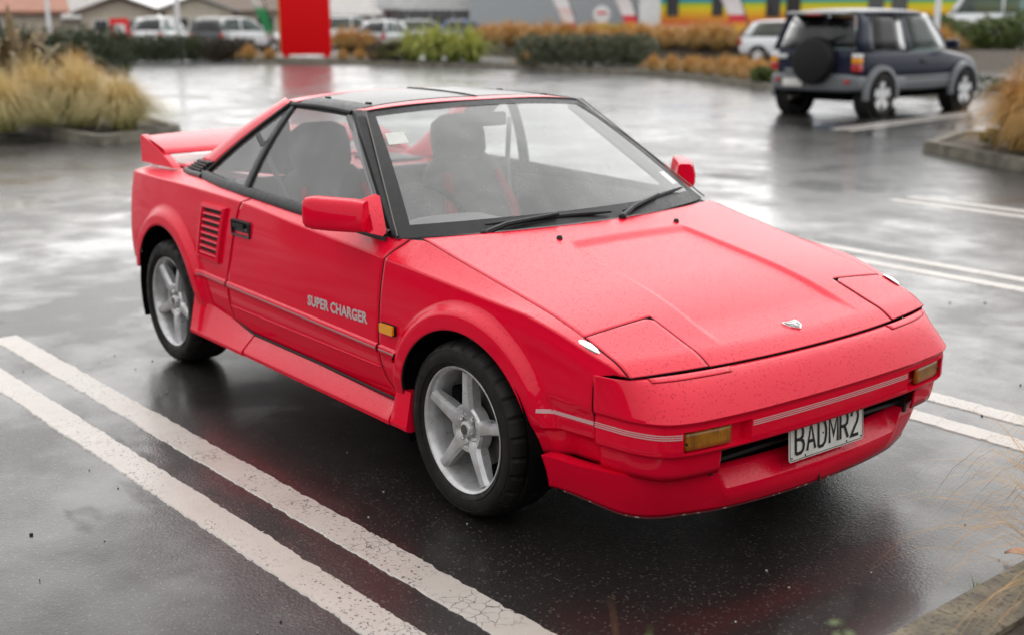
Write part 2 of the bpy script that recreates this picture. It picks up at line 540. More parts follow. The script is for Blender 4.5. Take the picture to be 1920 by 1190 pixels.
def sec(x):
    k = round(x, 4)
    if k in _sec: return _sec[k]
    w, yc, zc, yt, zt = WS(x), YC(x), ZC(x), YTc(x), ZT(x)
    a = Vector((w - .003, min(.60, zc - .09))); c = Vector((yc, zc)); t = Vector((yt, zt))
    pre = c + (a - c).normalized() * .016; post = c + (t - c).normalized() * min(.014, .35 * (t - c).length)
    md = (a + c) / 2 + Vector((.004, 0))
    P = [Vector((w - .055, .24)), Vector((w - .026, .33)), Vector((w - .006, .40)), Vector((w, min(.50, zc - .16))), a, md, pre, c, post, (post + t) / 2, t]
    for it in range(3):
        Q = [P[0]]
        for i in range(len(P) - 1):
            Q += [P[i] * .75 + P[i + 1] * .25, P[i] * .25 + P[i + 1] * .75]
        P = Q + [P[-1]]
    _sec[k] = P
    return P
def s_of(x, z):
    if z is None: return 1.0
    P = sec(x); n = len(P) - 1
    if z <= P[0].y: return 0.0
    for i in range(n):
        if P[i].y <= z <= P[i + 1].y:
            return (i + (z - P[i].y) / max(1e-9, P[i + 1].y - P[i].y)) / n
    return 1.0
def PS(x, s, off=0.0):
    P = sec(x); n = len(P) - 1
    q = min(max(s, 0), 1) * n; i = min(int(q), n - 1)
    p = P[i].lerp(P[i + 1], q - i)
    return (x, -(p.x + flare(x, p.y) + front_step(x, p.y) + off), p.y)
def YN(x, z): return -PS(x, s_of(x, z))[1]

def resamp(pts, n):
    d = [0]
    for a, b in zip(pts, pts[1:]): d.append(d[-1] + math.hypot(b[0] - a[0], .6 * (b[1] - a[1])))
    out = []; j = 0
    for i in range(n):
        t = d[-1] * i / (n - 1)
        while j < len(d) - 2 and d[j + 1] < t: j += 1
        k = (t - d[j]) / max(1e-9, d[j + 1] - d[j])
        out.append((lerp(pts[j][0], pts[j + 1][0], k), lerp(pts[j][1], pts[j + 1][1], k)))
    return out
def coons(bot, top, left, right, nu, nv):
    cv = lambda b: [(x, s_of(x, z)) for x, z in b]
    B, T, L, Rr = resamp(cv(bot), nu), resamp(cv(top), nu), resamp(cv(left), nv), resamp(cv(right), nv)
    def fn(i, j):
        u, v = i / (nu - 1), j / (nv - 1)
        q = []
        for k in (0, 1):
            q.append((1 - v) * B[i][k] + v * T[i][k] + (1 - u) * L[j][k] + u * Rr[j][k]
                     - ((1 - u) * (1 - v) * B[0][k] + u * v * T[-1][k] + u * (1 - v) * B[-1][k] + (1 - u) * v * T[0][k]))
        return PS(*q)
    V = [fn(i, j) for i in range(nu) for j in range(nv)]
    F = [(i * nv + j, (i + 1) * nv + j, (i + 1) * nv + j + 1, i * nv + j + 1) for i in range(nu - 1) for j in range(nv - 1)]
    return V, F
def dens(pts, n=12):
    out = []
    for a, b in zip(pts, pts[1:]):
        za, zb = a[1], b[1]
        if za is None and zb is None: out += [(lerp(a[0], b[0], k / n), None) for k in range(n)]
        else: out += [(lerp(a[0], b[0], k / n), lerp(za, zb, k / n)) if (za is not None and zb is not None) else ((a[0], za) if k == 0 else (lerp(a[0], b[0], k / n), lerp(za if za is not None else .84, zb if zb is not None else .835, k / n))) for k in range(n)]
    return out + [pts[-1]]
def arc(cx, cz, r, a0, a1, n=40):
    return [(cx + r * math.cos(R(lerp(a0, a1, k / n))), cz + r * math.sin(R(lerp(a0, a1, k / n)))) for k in range(n + 1)]

g = .0034
door_rear = [(-.505, .285), (-.516, .394), (-.512, .497), (-.44, .70), (-.385, .83), (-.371, None)]
door_front = [(.755, .285), (.703, .35), (.685, .42), (.683, .482), (.70, .70), (.712, .79), (.735, .82), (.743, None)]
sh = lambda pts, d: [(x + d, z) for x, z in pts]
V, F = coons(dens([(-.505 + g, .285), (.755 - g, .285)]), dens([(-.371 + g, None), (.743 - g, None)], 30), sh(door_rear, g), sh(door_front, -g), 60, 46)
doors = panel('door', V, F, M['red'], car, (0, -1, 0), both=True)
b = dens([(.755 + g, .285), (.836, .285)], 4) + arc(*ARCH[0], 179, 2, 56) + dens([(1.487, .296), (1.70 - g, .296)], 10)
V, F = coons(b, dens([(.743 + g, None), (1.803, None)], 40), sh(door_front, g), [(1.70 - g, .296), (1.70 - g, .55), (1.708, .572), (1.725, .583), (1.75, .589), (1.785, .590), (1.803, None)], 130, 60)
panel('front_wing', V, F, M['red'], car, (0, -1, 0), both=True)
b = dens([(-1.64, .43), (-1.53, .40)], 6) + arc(*ARCH[1], 162, 2, 56) + dens([(-.80, .285), (-.505 - g, .285)], 10)
V, F = coons(b, dens([(-1.64, None), (-.371 - g, None)], 40), dens([(-1.64, .43), (-1.64, .60), (-1.64, .80), (-1.64, None)], 4), sh(door_rear, -g), 130, 60)
panel('rear_wing', V, F, M['red'], car, (0, -1, 0), both=True)

# ---- bonnet and pop-up headlight covers
def xrear(h): return .925 - .135 * (abs(h) / .70) ** 2
YS = [.4335 * k / 62 for k in range(63)]
YO = [(.4335, k / 16) for k in range(17)]
def hood_row(xfun):
    return
NX1, NX2 = 70, 34
cols = [-1] * 0
V, F, idx = [], [], {}
ys = [('i', -y) for y in reversed(YS[1:])] + [('i', y) for y in YS]
ys = [('o', -k / 16) for k in range(16, 0, -1)] + ys + [('o', k / 16) for k in range(1, 17)]
def yval(q):
    if q[0] == 'i': return q[1]
    s = 1 if q[1] > 0 else -1
    return s * lerp(.4335, .6985, abs(q[1]))
for c, q in enumerate(ys):
    y = yval(q)
    for r in range(NX1):
        x = lerp(xrear(y), 1.612, r / (NX1 - 1))
        idx[(c, r)] = len(V); V.append((x, y, hood_z(x, y)))
    if q[0] == 'i':
        for r in range(1, NX2):
            t = r / (NX2 - 1)
            x = lerp(1.612, xfront(y) - .002, 1 - (1 - t) ** 1.25)
            idx[(c, NX1 - 1 + r)] = len(V); V.append((x, y, hood_z(x, y)))
for c in range(len(ys) - 1):
    for r in range(NX1 + NX2 - 2):
        k = [(c, r), (c + 1, r), (c + 1, r + 1), (c, r + 1)]
        if all(q in idx for q in k): F.append(tuple(idx[q] for q in k))
bonnet = panel('bonnet', V, F, M['red'], car, (0, 0, 1), sharp=50)
def hlfn(u, v):
    h = lerp(.4385, .6955, u)
    x = lerp(1.618 - .012 * u, xfront(h) - .002, 1 - (1 - v) ** 1.25)
    # rounded rear inner corner
    k = max(0, .03 - (h - .4385)) / .03
    x = max(x, 1.618 + .018 * k * k) if v < .3 else x
    return (x, -h, hood_z(x, h) + .0015)
V, F = grid(24, 30, hlfn)
hl = panel('headlight_cover', V, F, M['red'], car, (0, 0, 1), both=True, sharp=50)
# washer jets, badge, chrome corner markers
for s in (-1, 1):
    b = MB(); b.lathe([(.011, 0), (.010, .006), (.006, .011), (0.0005, .012)], 14, 'z')
    b.build('washer_jet', M['black'], bonnet, loc=(1.012, s * .283, hood_z(1.012, .283)))
    b = MB()
    L = [(-.055, .004, 0), (-.04, .012, .006), (.0, .016, .011), (.04, .011, .008), (.058, .003, 0)]
    VV = []; FF = []
    for i, (dx, w, h) in enumerate(L):
        for k in range(7):
            a = math.pi * k / 6
            VV.append((dx, w * math.cos(a), h * math.sin(a) - .001))
    for i in range(4):
        for k in range(6): FF.append((i * 7 + k, i * 7 + k + 1, (i + 1) * 7 + k + 1, (i + 1) * 7 + k))
    b.add(VV, FF)
    b.build('corner_marker', M['chrome'], car, loc=(1.655, s * .716, ZT(1.655) + .000), rot=(s * -.5, .30, s * -.12)).scale = (.72, .8, .85)
# shield badge
nrm_a = math.atan2(hood_z(1.78, 0) - hood_z(1.82, 0), .04)
sh_pts = [(-.026, 0), (-.020, .022), (0.0, .031), (.014, .028), (.026, 0), (.014, -.028), (0.0, -.031), (-.020, -.022)]
sh_pts = [(.030, 0), (.012, .024), (-.012, .033), (-.022, .031), (-.018, 0), (-.022, -.031), (-.012, -.033), (.012, -.024)]
bd = MB(); bd.prism(sh_pts, -.002, .004)
badge = bd.build('bonnet_badge', M['chrome'], bonnet, loc=(1.803, 0, hood_z(1.803, 0) + .001), rot=(0, nrm_a, 0), sharp=30)
b = MB(); b.prism([(x * .84, y * .84) for x, y in sh_pts], .0, .0052)
M['badge_in'] = mat('badge_dark', (.035, .012, .018), .3, 0, 1)
b.build('badge_field', M['badge_in'], badge, sharp=30)
b = MB(); b.prism([(-.012, -.022), (-.006, -.006), (-.012, .018), (-.004, .022), (.002, .006), (.014, .004), (.014, -.004), (.002, -.005), (-.006, -.022)], .004, .0064)
b.build('badge_emblem', M['plate'], badge, sharp=30)

# ---- front bumper
def chain(nodes, n):
    """Catmull-Rom through nodes, n samples evenly spaced along it"""
    P = [Vector(q) for q in nodes]
    P = [P[0] * 2 - P[1]] + P + [P[-1] * 2 - P[-2]]
    D = []
    for i in range(1, len(P) - 2):
        for k in range(24):
            t = k / 24
            a, b_, c_, d_ = P[i - 1], P[i], P[i + 1], P[i + 2]
            D.append(.5 * ((2 * b_) + (c_ - a) * t + (2 * a - 5 * b_ + 4 * c_ - d_) * t * t + (3 * b_ - a - 3 * c_ + d_) * t ** 3))
    D.append(P[-2])
    L = [0]
    for a, b_ in zip(D, D[1:]): L.append(L[-1] + (b_ - a).length)
    out = []; j = 0
    for i in range(n):
        t = L[-1] * i / (n - 1)
        while j < len(L) - 2 and L[j + 1] < t: j += 1
        out.append(D[j].lerp(D[j + 1], (t - L[j]) / max(1e-9, L[j + 1] - L[j])))
    return out
NB = 91
base = chain([(1.992, -.2), (1.994, 0), (1.991, .2), (1.983, .38), (1.968, .52), (1.950, .61), (1.912, .676), (1.835, .716), (1.76, .730), (1.7028, .739)], 200)
k0 = min(range(200), key=lambda i: abs(base[i].y))
base = base[k0:]; base[0].y = 0
top0 = chain([(1.896, 0), (1.890, .2), (1.872, .40), (1.852, .52), (1.834, .60), (1.813, .67), (1.778, .712), (1.735, .729), (1.7028, .739)], 200)
def at_list(Lst, u):
    q = u * (len(Lst) - 1); i = min(int(q), len(Lst) - 2); return Lst[i].lerp(Lst[i + 1], q - i)
def ubase(h):
    for i in range(len(base) - 1):
        if base[i].y <= h <= base[i + 1].y: return (i + (h - base[i].y) / (base[i + 1].y - base[i].y)) / (len(base) - 1)
us = [k / (NB - 1) for k in range(NB)]
PK = []
for h in (.376, .618, .47):
    u = ubase(h); k = min(range(1, NB - 1), key=lambda i: abs(us[i] - u)); us[k] = u; PK.append(k)
def nrm2(u):
    a, b_ = at_list(base, max(0, u - .01)), at_list(base, min(1, u + .01)); t = (b_ - a).normalized()
    return Vector((t.y, -t.x)) if u > .01 else Vector((1, 0))
rows = []
for k in range(16):
    t = k / 15; rows.append(('t', t))
rows += [('d', .4735, .0015), ('d', .469, .006), ('d', .4635, .0095), ('d', .457, .0085), ('d', .4495, .008), ('d', .44, .008), ('d', .42, .008), ('d', .40, .008), ('d', .383, .008),
         ('d', .3775, .010), ('d', .3735, .016), ('d', .371, .028), ('d', .35, .030), ('d', .32, .034), ('d', .297, .040)]
def bpt(r, u):
    if r[0] == 't':
        t = r[1]; a, c_ = at_list(top0, u), at_list(base, u)
        w = t ** .86; z = lerp(.583, .478, t ** 1.30)
        p = a.lerp(c_, w)
        sag = .0
        return (p.x, -p.y, z)
    p = at_list(base, u) - nrm2(u) * r[2]
    return (p.x, -p.y, r[1])
NR = len(rows)
z_pk = [i for i, r in enumerate(rows) if r[0] == 'd' and r[1] in (.4495, .383)]
iv0 = [i for i, r in enumerate(rows) if r[0] == 'd' and r[1] == .371][0]
V = [bpt(r, u) for u in us for r in rows]
F = []
for i in range(NB - 1):
    for j in range(NR - 1):
        if PK[0] <= i < PK[1] and z_pk[0] <= j < z_pk[1]: continue
        if i < PK[2] and j >= iv0: continue
        F.append((i * NR + j, (i + 1) * NR + j, (i + 1) * NR + j + 1, i * NR + j + 1))
# pocket walls and back
ring = [(i, z_pk[0]) for i in range(PK[0], PK[1] + 1)] + [(PK[1], j) for j in range(z_pk[0] + 1, z_pk[1] + 1)] + [(i, z_pk[1]) for i in range(PK[1] - 1, PK[0] - 1, -1)] + [(PK[0], j) for j in range(z_pk[1] - 1, z_pk[0], -1)]
n0 = len(V)
cy, cz = -(.376 + .618) / 2, .4165
for (i, j) in ring:
    v = V[i * NR + j]; V.append((v[0] - .034, lerp(v[1], cy, .07), lerp(v[2], cz, .12)))
m_ = len(ring)
for k in range(m_):
    a, b_ = ring[k], ring[(k + 1) % m_]
    F.append((a[0] * NR + a[1], b_[0] * NR + b_[1], n0 + (k + 1) % m_, n0 + k))
F.append(tuple(n0 + k for k in range(m_)))
# mirror to the other half and weld
n1 = len(V)
V2 = V + [(v[0], -v[1], v[2]) for v in V]
F2 = F + [tuple(n1 + q for q in reversed(f)) for f in F]
bump = raw('front_bumper', V2, F2, M['red'], car, None)
bm = bmesh.new(); bm.from_mesh(bump.data)
bmesh.ops.remove_doubles(bm, verts=bm.verts[:], dist=.0004)
bmesh.ops.recalc_face_normals(bm, faces=bm.faces[:])
if sum(f.normal.x * f.calc_area() for f in bm.faces) < 0: bmesh.ops.reverse_faces(bm, faces=bm.faces[:])
bm.to_mesh(bump.data); bm.free()
bump.data.set_sharp_from_angle(angle=R(42))
md = bump.modifiers.new('thick', 'SOLIDIFY'); md.thickness = .006; md.offset = -1
# headlight filler strips under the covers
for s in (-1, 1):
    def fl(u, v):
        h = lerp(.40, .70, u)
        p0 = bpt(('t', .02), min(1, .0 + lerp(.46, .80, u))); p1 = bpt(('t', .17), min(1, lerp(.46, .785, u)))
        q = Vector(p0).lerp(Vector(p1), v)
        return (q.x + .0016, s * -q.y, q.z + .0022)
    V, F = grid(14, 4, fl)
    panel('headlight_filler', V, F, M['red'], bump, (1, 0, 1), .003)
# indicators
for s in (1, -1):
    VV = []
    u0, u1 = ubase(.448), ubase(.610)
    def ind(u, v):
        uu = lerp(u0, u1, u); p = at_list(base, uu) - nrm2(uu) * .017
        return (p.x, -s * p.y, lerp(.391, .4425, v))
    V, F = grid(12, 5, ind)
    ind_o = panel('indicator_lens', V, F, M['amber_dirty'], bump, (1, 0, 0), .012, both=False)
    p = at_list(base, ubase(.602))
    b = MB(); b.lathe([(.004, 0), (.004, .004), (.001, .005)], 10, 'y'); b.build('lens_screw', M['black'], ind_o, loc=(p.x - .016, -s * p.y, .412), rot=(0, 0, R(-90)))
# pinstripes (three thin printed lines)
def ribbons(name, pts_fn, zs, w, parent, mt, n=40):
    b = MB()
    for z in zs:
        V, F = grid(n, 2, lambda u, v: pts_fn(u, z + (v - .5) * w))
        b.add(V, fix(V, F, (1, -1 if pts_fn(.5, z)[1] < -.5 else 0, 0)))
    return b.build(name, mt, parent, norm=False)
def bsurf(u, z, off=.0012):
    p = at_list(base, abs(u)) - nrm2(abs(u)) * (.008 - off)
    return (p.x, -p.y if u >= 0 else p.y, z)
ZS = (.4425, .4365, .4305)
uc, us_ = ubase(.372), ubase(.622)
ribbons('pinstripe', lambda t, z: bsurf(lerp(-uc, uc, t), z), ZS, .0034, bump, M['stripe'])
for s in (1, -1):
    ribbons('pinstripe', lambda t, z: (lambda p: (p[0], s * p[1], p[2]))(bsurf(lerp(us_, 1, t), z)), ZS, .0034, bump, M['stripe'])
    ribbons('pinstripe', lambda t, z: (lambda x: (x, -s * (YN(x, z) + .0012), z))(lerp(1.505, 1.696, t)), (.4365,), .012, car, M['stripe'])

# ---- chin spoiler
LT = chain([(1.936, -.2), (1.938, 0), (1.933, .22), (1.912, .42), (1.893, .51), (1.86, .62), (1.79, .690), (1.70, .727), (1.61, .762), (1.535, .792)], 160)
k0 = min(range(160), key=lambda i: abs(LT[i].y)); LT = LT[k0:]; LT[0].y = 0
LB = chain([(1.925, -.2), (1.927, 0), (1.917, .22), (1.892, .40), (1.862, .50), (1.820, .60), (1.755, .657), (1.68, .692), (1.60, .726), (1.530, .757)], 160)
k0 = min(range(160), key=lambda i: abs(LB[i].y)); LB = LB[k0:]; LB[0].y = 0
def lip(u, v):
    a, b_ = at_list(LB, u), at_list(LT, u)
    zb = lerp(.157, .200, sst(.70, 1, u)); zt = lerp(.226, .297, sst(.40, .47, u)) + .012 * sst(.85, 1, u)
    if v <= .75:
        t = v / .75; p = a.lerp(b_, t); p = p + Vector((.006 * math.sin(math.pi * t), 0)); return (p.x, -p.y, lerp(zb, zt, t))
    t = (v - .75) / .25
    k = lerp(.055, .045, sst(.40, .47, u))
    p = b_ - Vector((k * t * (1 - .8 * sst(.5, .8, u)), 1.1 * k * t * sst(.45, .75, u))); return (p.x, -p.y, zt + .056 * t * (1 - sst(.4, .47, u)))
V, F = grid(100, 17, lip)
n1 = len(V)
V2 = V + [(v[0], -v[1], v[2]) for v in V]; F = fix(V, F, (1, -1, 0)); F2 = F + [tuple(n1 + q for q in reversed(f)) for f in F]
chin = raw('chin_spoiler', V2, F2, M['red'], car, None)
bm = bmesh.new(); bm.from_mesh(chin.data)
bmesh.ops.remove_doubles(bm, verts=bm.verts[:], dist=.0004); bm.to_mesh(chin.data); bm.free()
chin.data.set_sharp_from_angle(angle=R(40))
md = chin.modifiers.new('thick', 'SOLIDIFY'); md.thickness = .006; md.offset = -1
# worn pale lower edge and a centre seam
def edge(t, z):
    u = abs(t); p = at_list(LB, u); return (p.x + .001, -p.y if t > 0 else p.y, lerp(.157, .200, sst(.70, 1, u)) + z)
V, F = grid(160, 2, lambda a, c_: edge(lerp(-.95, .95, a), -.0045 + .005 * c_))
M['scuff'] = vary(mat('scuffed_edge', (.3, .2, .18), .7), (.10, .008, .012), (.34, .24, .21), 45, 5, .58, .66)
raw('scuffed_edge', V, fix(V, F, (1, 0, 0)), M['scuff'], chin)
b = MB(); b.box((1.9335, .0, .19), (.006, .0035, .068)); b.build('seam', M['gap'], chin)

# lower intake: black backing and bars
b = MB(); b.box((1.845, 0, .30), (.02, .96, .19)); b.build('intake_backing', M['under'], car)
for k, z in enumerate((.312, .342)):
    b = MB(); b.box((1.882, 0, z), (.030, .95, .012), bev=.003); b.build('intake_bar', M['grille'], car)
for s in (-1, 1):
    b = MB(); b.box((1.878, s * .466, .325), (.07, .012, .09)); b.build('intake_end', M['grille'], car)

# ---- number plate
plate = MB()
pl = [(x * (.18 - .012) + math.copysign(0, x), 0) for x in ()]
def rrect(w, h, r, n=5):
    out = []
    for cx, cy, a0 in ((w - r, h - r, 0), (-w + r, h - r, 90), (-w + r, -h + r, 180), (w - r, -h + r, 270)):
        for k in range(n + 1): out.append((cx + r * math.cos(R(a0 + 90 * k / n)), cy + r * math.sin(R(a0 + 90 * k / n))))
    return out
PM = Matrix.Translation((1.952, .001, .3245)) @ Matrix.Rotation(R(-4), 4, 'Y') @ Matrix(((0, 0, 1, 0), (1, 0, 0, 0), (0, 1, 0, 0), (0, 0, 0, 1)))
plate.prism(rrect(.18, .0625, .010), -.0015, .0012, PM)
plate_o = plate.build('number_plate', M['plate'], car, sharp=30)
def ring_mesh(w, h, r, t, z, Mx):
    a, b_ = rrect(w, h, r), rrect(w - t, h - t, max(.002, r - t)); n = len(a)
    V = [Mx @ Vector((p[0], p[1], z)) for p in a] + [Mx @ Vector((p[0], p[1], z)) for p in b_]
    return V, [(i, (i + 1) % n, n + (i + 1) % n, n + i) for i in range(n)]
V, F = ring_mesh(.1765, .059, .008, .0022, .0022, PM)
raw('plate_border', V, fix(V, F, (1, 0, 0)), M['ink'], plate_o)
for x, y in ((-.168, -.05), (.168, -.05), (-.105, -.052), (.095, -.052), (-.02, .0)):
    b = MB()
    b.prism([(x + .003 * math.cos(a), y + .003 * math.sin(a)) for a in [R(45 * k) for k in range(8)]], .0, .0026, PM)
    b.build('plate_screw', M['ink'], plate_o)

def text_mesh(name, body, Mx, w, h, mt, parent, bold=0.0, depth=.0006, post=None, space=1.0):
    """lettering scaled to the box w x h, its lower left corner at the origin of Mx"""
    cu = bpy.data.curves.new(name, 'FONT'); cu.body = body; cu.offset = bold; cu.extrude = .01; cu.space_character = space; cu.resolution_u = 3
    ob = bpy.data.objects.new(name, cu); C.objects.link(ob)
    dg = bpy.context.evaluated_depsgraph_get()
    me = bpy.data.meshes.new_from_object(ob.evaluated_get(dg)); bpy.data.objects.remove(ob)
    xs = [v.co.x for v in me.vertices]; yz = [v.co.y for v in me.vertices]
    x0, x1, y0, y1 = min(xs), max(xs), min(yz), max(yz)
    for v in me.vertices:
        q = Vector(((v.co.x - x0) / (x1 - x0) * w, (v.co.y - y0) / (y1 - y0) * h, depth if v.co.z > 0 else -.0005))
        q = Mx @ q
        v.co = post(q) if post else q
    me.materials.clear(); me.materials.append(mt)
    me.name = name
    o = bpy.data.objects.new(name, me); C.objects.link(o); o.parent = parent
    return o
GL = {'B': [[(0, 0), (0, 1), (.55, 1), (.8, .9), (.86, .76), (.8, .6), (.55, .52), (0, .52)], [(.55, .52), (.85, .42), (.93, .26), (.85, .1), (.58, 0), (0, 0)]],
      'A': [[(0, 0), (.47, 1), (.94, 0)], [(.17, .33), (.77, .33)]],
      'D': [[(0, 0), (0, 1), (.5, 1), (.78, .88), (.92, .62), (.92, .38), (.78, .12), (.5, 0), (0, 0)]],
      'M': [[(0, 0), (0, 1), (.5, .28), (1, 1), (1, 0)]],
      'R': [[(0, 0), (0, 1), (.58, 1), (.84, .9), (.9, .74), (.84, .57), (.58, .48), (0, .48)], [(.5, .48), (.92, 0)]],
      '2': [[(.02, .76), (.12, .92), (.34, 1), (.6, .99), (.82, .88), (.86, .7), (.76, .52), (.3, .22), (0, 0), (.9, 0)]]}
def stroke_word(word, x0, y0, wid, hgt, pitch, thick, Mx, z):
    for i, ch in enumerate(word):
        b = MB()
        for k, st in enumerate(GL[ch]):
            pts = [Vector((x0 + i * pitch + p[0] * wid, y0 + p[1] * hgt)) for p in st]
            L_, R_ = [], []
            for j, p in enumerate(pts):
                d0 = (p - pts[j - 1]).normalized() if j else (pts[1] - p).normalized()
                d1 = (pts[j + 1] - p).normalized() if j < len(pts) - 1 else d0
                n0, n1_ = Vector((-d0.y, d0.x)), Vector((-d1.y, d1.x)); n_ = (n0 + n1_).normalized(); c_ = max(.45, n_.dot(n0))
                L_.append(p + n_ * thick / 2 / c_); R_.append(p - n_ * thick / 2 / c_)
            V = [Mx @ Vector((p.x, p.y, z + k * .0003)) for p in L_] + [Mx @ Vector((p.x, p.y, z + k * .0003)) for p in R_]; n = len(pts)
            b.add(V, fix(V, [(j, j + 1, n + j + 1, n + j) for j in range(n - 1)], (1, 0, 0)))
        b.build('plate_character', M['ink'], plate_o, norm=False)
stroke_word('BADMR2', -.150, -.040, .040, .083, .0535, .0105, PM, .0026)

# ---- lettering on the doors
def on_door(side):
    def f(q):
        return Vector((q.x, side * (YN(q.x, q.z) + .0009 + (.0008 if abs(q.y) > .9003 else 0)), q.z))
    return f
TM = Matrix(((1, 0, 0, .190), (0, 0, -1, -.90), (0, 1, 0, .519), (0, 0, 0, 1)))
def slope(f): return lambda q: f(Vector((q.x, q.y, q.z + .010 * (q.x - .19) / .42)))
text_mesh('door_lettering', 'SUPER CHARGER', TM, .424, .041, M['silver_print'], doors[0], bold=.030, post=slope(on_door(-1)), space=1.02)
TM2 = Matrix(((-1, 0, 0, .614), (0, 0, 1, .90), (0, 1, 0, .519), (0, 0, 0, 1)))
text_mesh('door_lettering', 'SUPER CHARGER', TM2, .424, .041, M['silver_print'], doors[1], bold=.022, post=on_door(1), space=1.02)

# ---- rub strips, grooves
def ridge(name, x0, x1, z0, z1, h, mt, parent, side, n=24, zf=None):
    prof = [(0, -.001), (.12, h * .8), (.3, h), (.7, h), (.88, h * .8), (1, -.001)]
    def fn(u, v):
        x = lerp(x0, x1, u); k = v * 5; i = min(int(k), 4)
        a, b_ = prof[i], prof[i + 1]; t, o = lerp(a[0], b_[0], k - i), lerp(a[1], b_[1], k - i)
        dz = zf(x) if zf else 0
        z = lerp(z0, z1, t) + dz
        return (x, side * (YN(x, z) + o), z)
    V, F = grid(n, 6, fn)
    return raw(name, V, fix(V, F, (0, side, 0)), mt, parent, 60)
zf = lambda x: -.022 * (x + .47) / 1.2
for s, d in ((-1, doors[0]), (1, doors[1])):
    ridge('rub_strip', -.505, .677, .462, .496, .010, M['red'], d, s, zf=zf)
    ridge('rub_strip_insert', -.503, .675, .474, .484, .0125, M['stripe_grey'], d, s, zf=zf)
    ridge('rub_strip', -.795, -.522, .462, .496, .009, M['red'], car, s, 8, zf=zf)
    ridge('rub_strip_insert', -.79, -.524, .474, .484, .0115, M['stripe_grey'], car, s, 8, zf=zf)
    ridge('rub_strip', .692, .815, .462, .496, .010, M['red'], car, s, 8, zf=zf)
    ridge('rub_strip_insert', .694, .80, .474, .484, .0125, M['stripe_grey'], car, s, 8, zf=zf)
    ridge('swage', -.50, .68, .385, .392, .004, M['red'], d, s)
    # side marker lamp
    b = MB()
    for nm, w, t0, t1, mt in (('marker_seat', .046, -.003, .008, 'rubber'), ('marker_lamp', .041, .004, .016, 'amber')):
        V = []
        P_ = rrect(w, w * .40 + .0, .006)
        Mx = Matrix(((1, 0, 0, .753), (0, 0, s, s * YN(.753, .54)), (0, 1, 0, .540), (0, 0, 0, 1)))
        bb = MB(); bb.prism(P_, t0, t1, Mx); bb.build(nm, M[mt], car, sharp=30)

# ---- door handles
for s, d in ((-1, doors[0]), (1, doors[1])):
    y0 = YN(-.37, .735)
    Mx = Matrix(((1, 0, 0, -.368), (0, 0, s, s * y0), (0, 1, 0, .734), (0, 0, 0, 1)))
    b = MB(); V, F = [], []
    b.prism(rrect(.084, .034, .010), -.006, .0015, Mx)
    hb = b.build('door_handle', M['black'], d, sharp=30)
    b = MB(); bV, bF = [], []
    a, c_ = rrect(.084, .034, .010), rrect(.074, .025, .006)
    n = len(a)
    VV = [Mx @ Vector((p[0], p[1], 0)) for p in a] + [Mx @ Vector((p[0], p[1], .010)) for p in [(q[0] * .97, q[1] * .95) for q in a]] + [Mx @ Vector((p[0], p[1], .008)) for p in c_] + [Mx @ Vector((p[0], p[1], .001)) for p in c_]
    FF = []
    for r in range(3):
        FF += [(r * n + i, r * n + (i + 1) % n, (r + 1) * n + (i + 1) % n, (r + 1) * n + i) for i in range(n)]
    b.add(VV, FF); b.build('handle_surround', M['black'], hb, sharp=30)
    b = MB(); b.prism(rrect(.050, .0095, .004), .002, .012, Mx @ Matrix.Translation((-.012, .012, 0))); b.build('handle_flap', M['rubber'], hb, sharp=30)
    b = MB(); b.lathe([(.008, 0), (.008, .008), (.004, .009), (.0005, .009)], 12, 'z'); b.build('key_lock', M['steel'], hb, loc=tuple(Mx @ Vector((.055, 0, 0))), rot=(s * R(-90), 0, 0))

# ---- side air intakes with slats
for s in (-1, 1):
    A, B_, C_, D_ = Vector((-.752, .800)), Vector((-.500, .803)), Vector((-.572, .556)), Vector((-.800, .558))
    def q2(u, v): return (D_.lerp(C_, u)).lerp(A.lerp(B_, u), v)
    def p3(u, v, off):
        p = q2(u, v); return (p.x, s * (YN(p.x, min(p.y, .80)) + off), p.y)
    V, F = grid(12, 12, lambda u, v: p3(lerp(.06, .94, u), lerp(.04, .96, v), .0015))
    vent = raw('side_intake', V, fix(V, F, (0, s, 0)), M['gap'], car)
    # frame
    b = MB()
    ins = [(.0, .0), (.02, .015), (.10, .07), (.12, .085)]; offs = [-.002, .014, .016, .001]
    loops = []
    for (iu, iv), of in zip(ins, offs):
        lp = []
        cs = ((iu, iv), (1 - iu, iv), (1 - iu, 1 - iv), (iu, 1 - iv))
        for k in range(4):
            a, c_ = cs[k], cs[(k + 1) % 4]
            for t in range(8): lp.append(p3(lerp(a[0], c_[0], t / 8), lerp(a[1], c_[1], t / 8), of))
        loops.append(lp)
    n = 32
    VV = sum(loops, []); FF = []
    for r in range(3): FF += [(r * n + i, r * n + (i + 1) % n, (r + 1) * n + (i + 1) % n, (r + 1) * n + i) for i in range(n)]
    b.add(VV, FF); b.build('intake_frame', M['red'], vent, sharp=50)
    for k in range(7):
        v0 = lerp(.09, .91, (k + .10) / 7); v1 = v0 + .048
        V, F = grid(10, 4, lambda u, v: p3(lerp(.10, .90, u), lerp(v0, v1, (0, .1, .75, 1)[min(3, int(v * 3 + .01))]), (.001, .012, .010, .002)[min(3, int(v * 3 + .01))]))
        raw('intake_slat', V, fix(V, F, (0, s, 0)), M['red'], vent, 30)

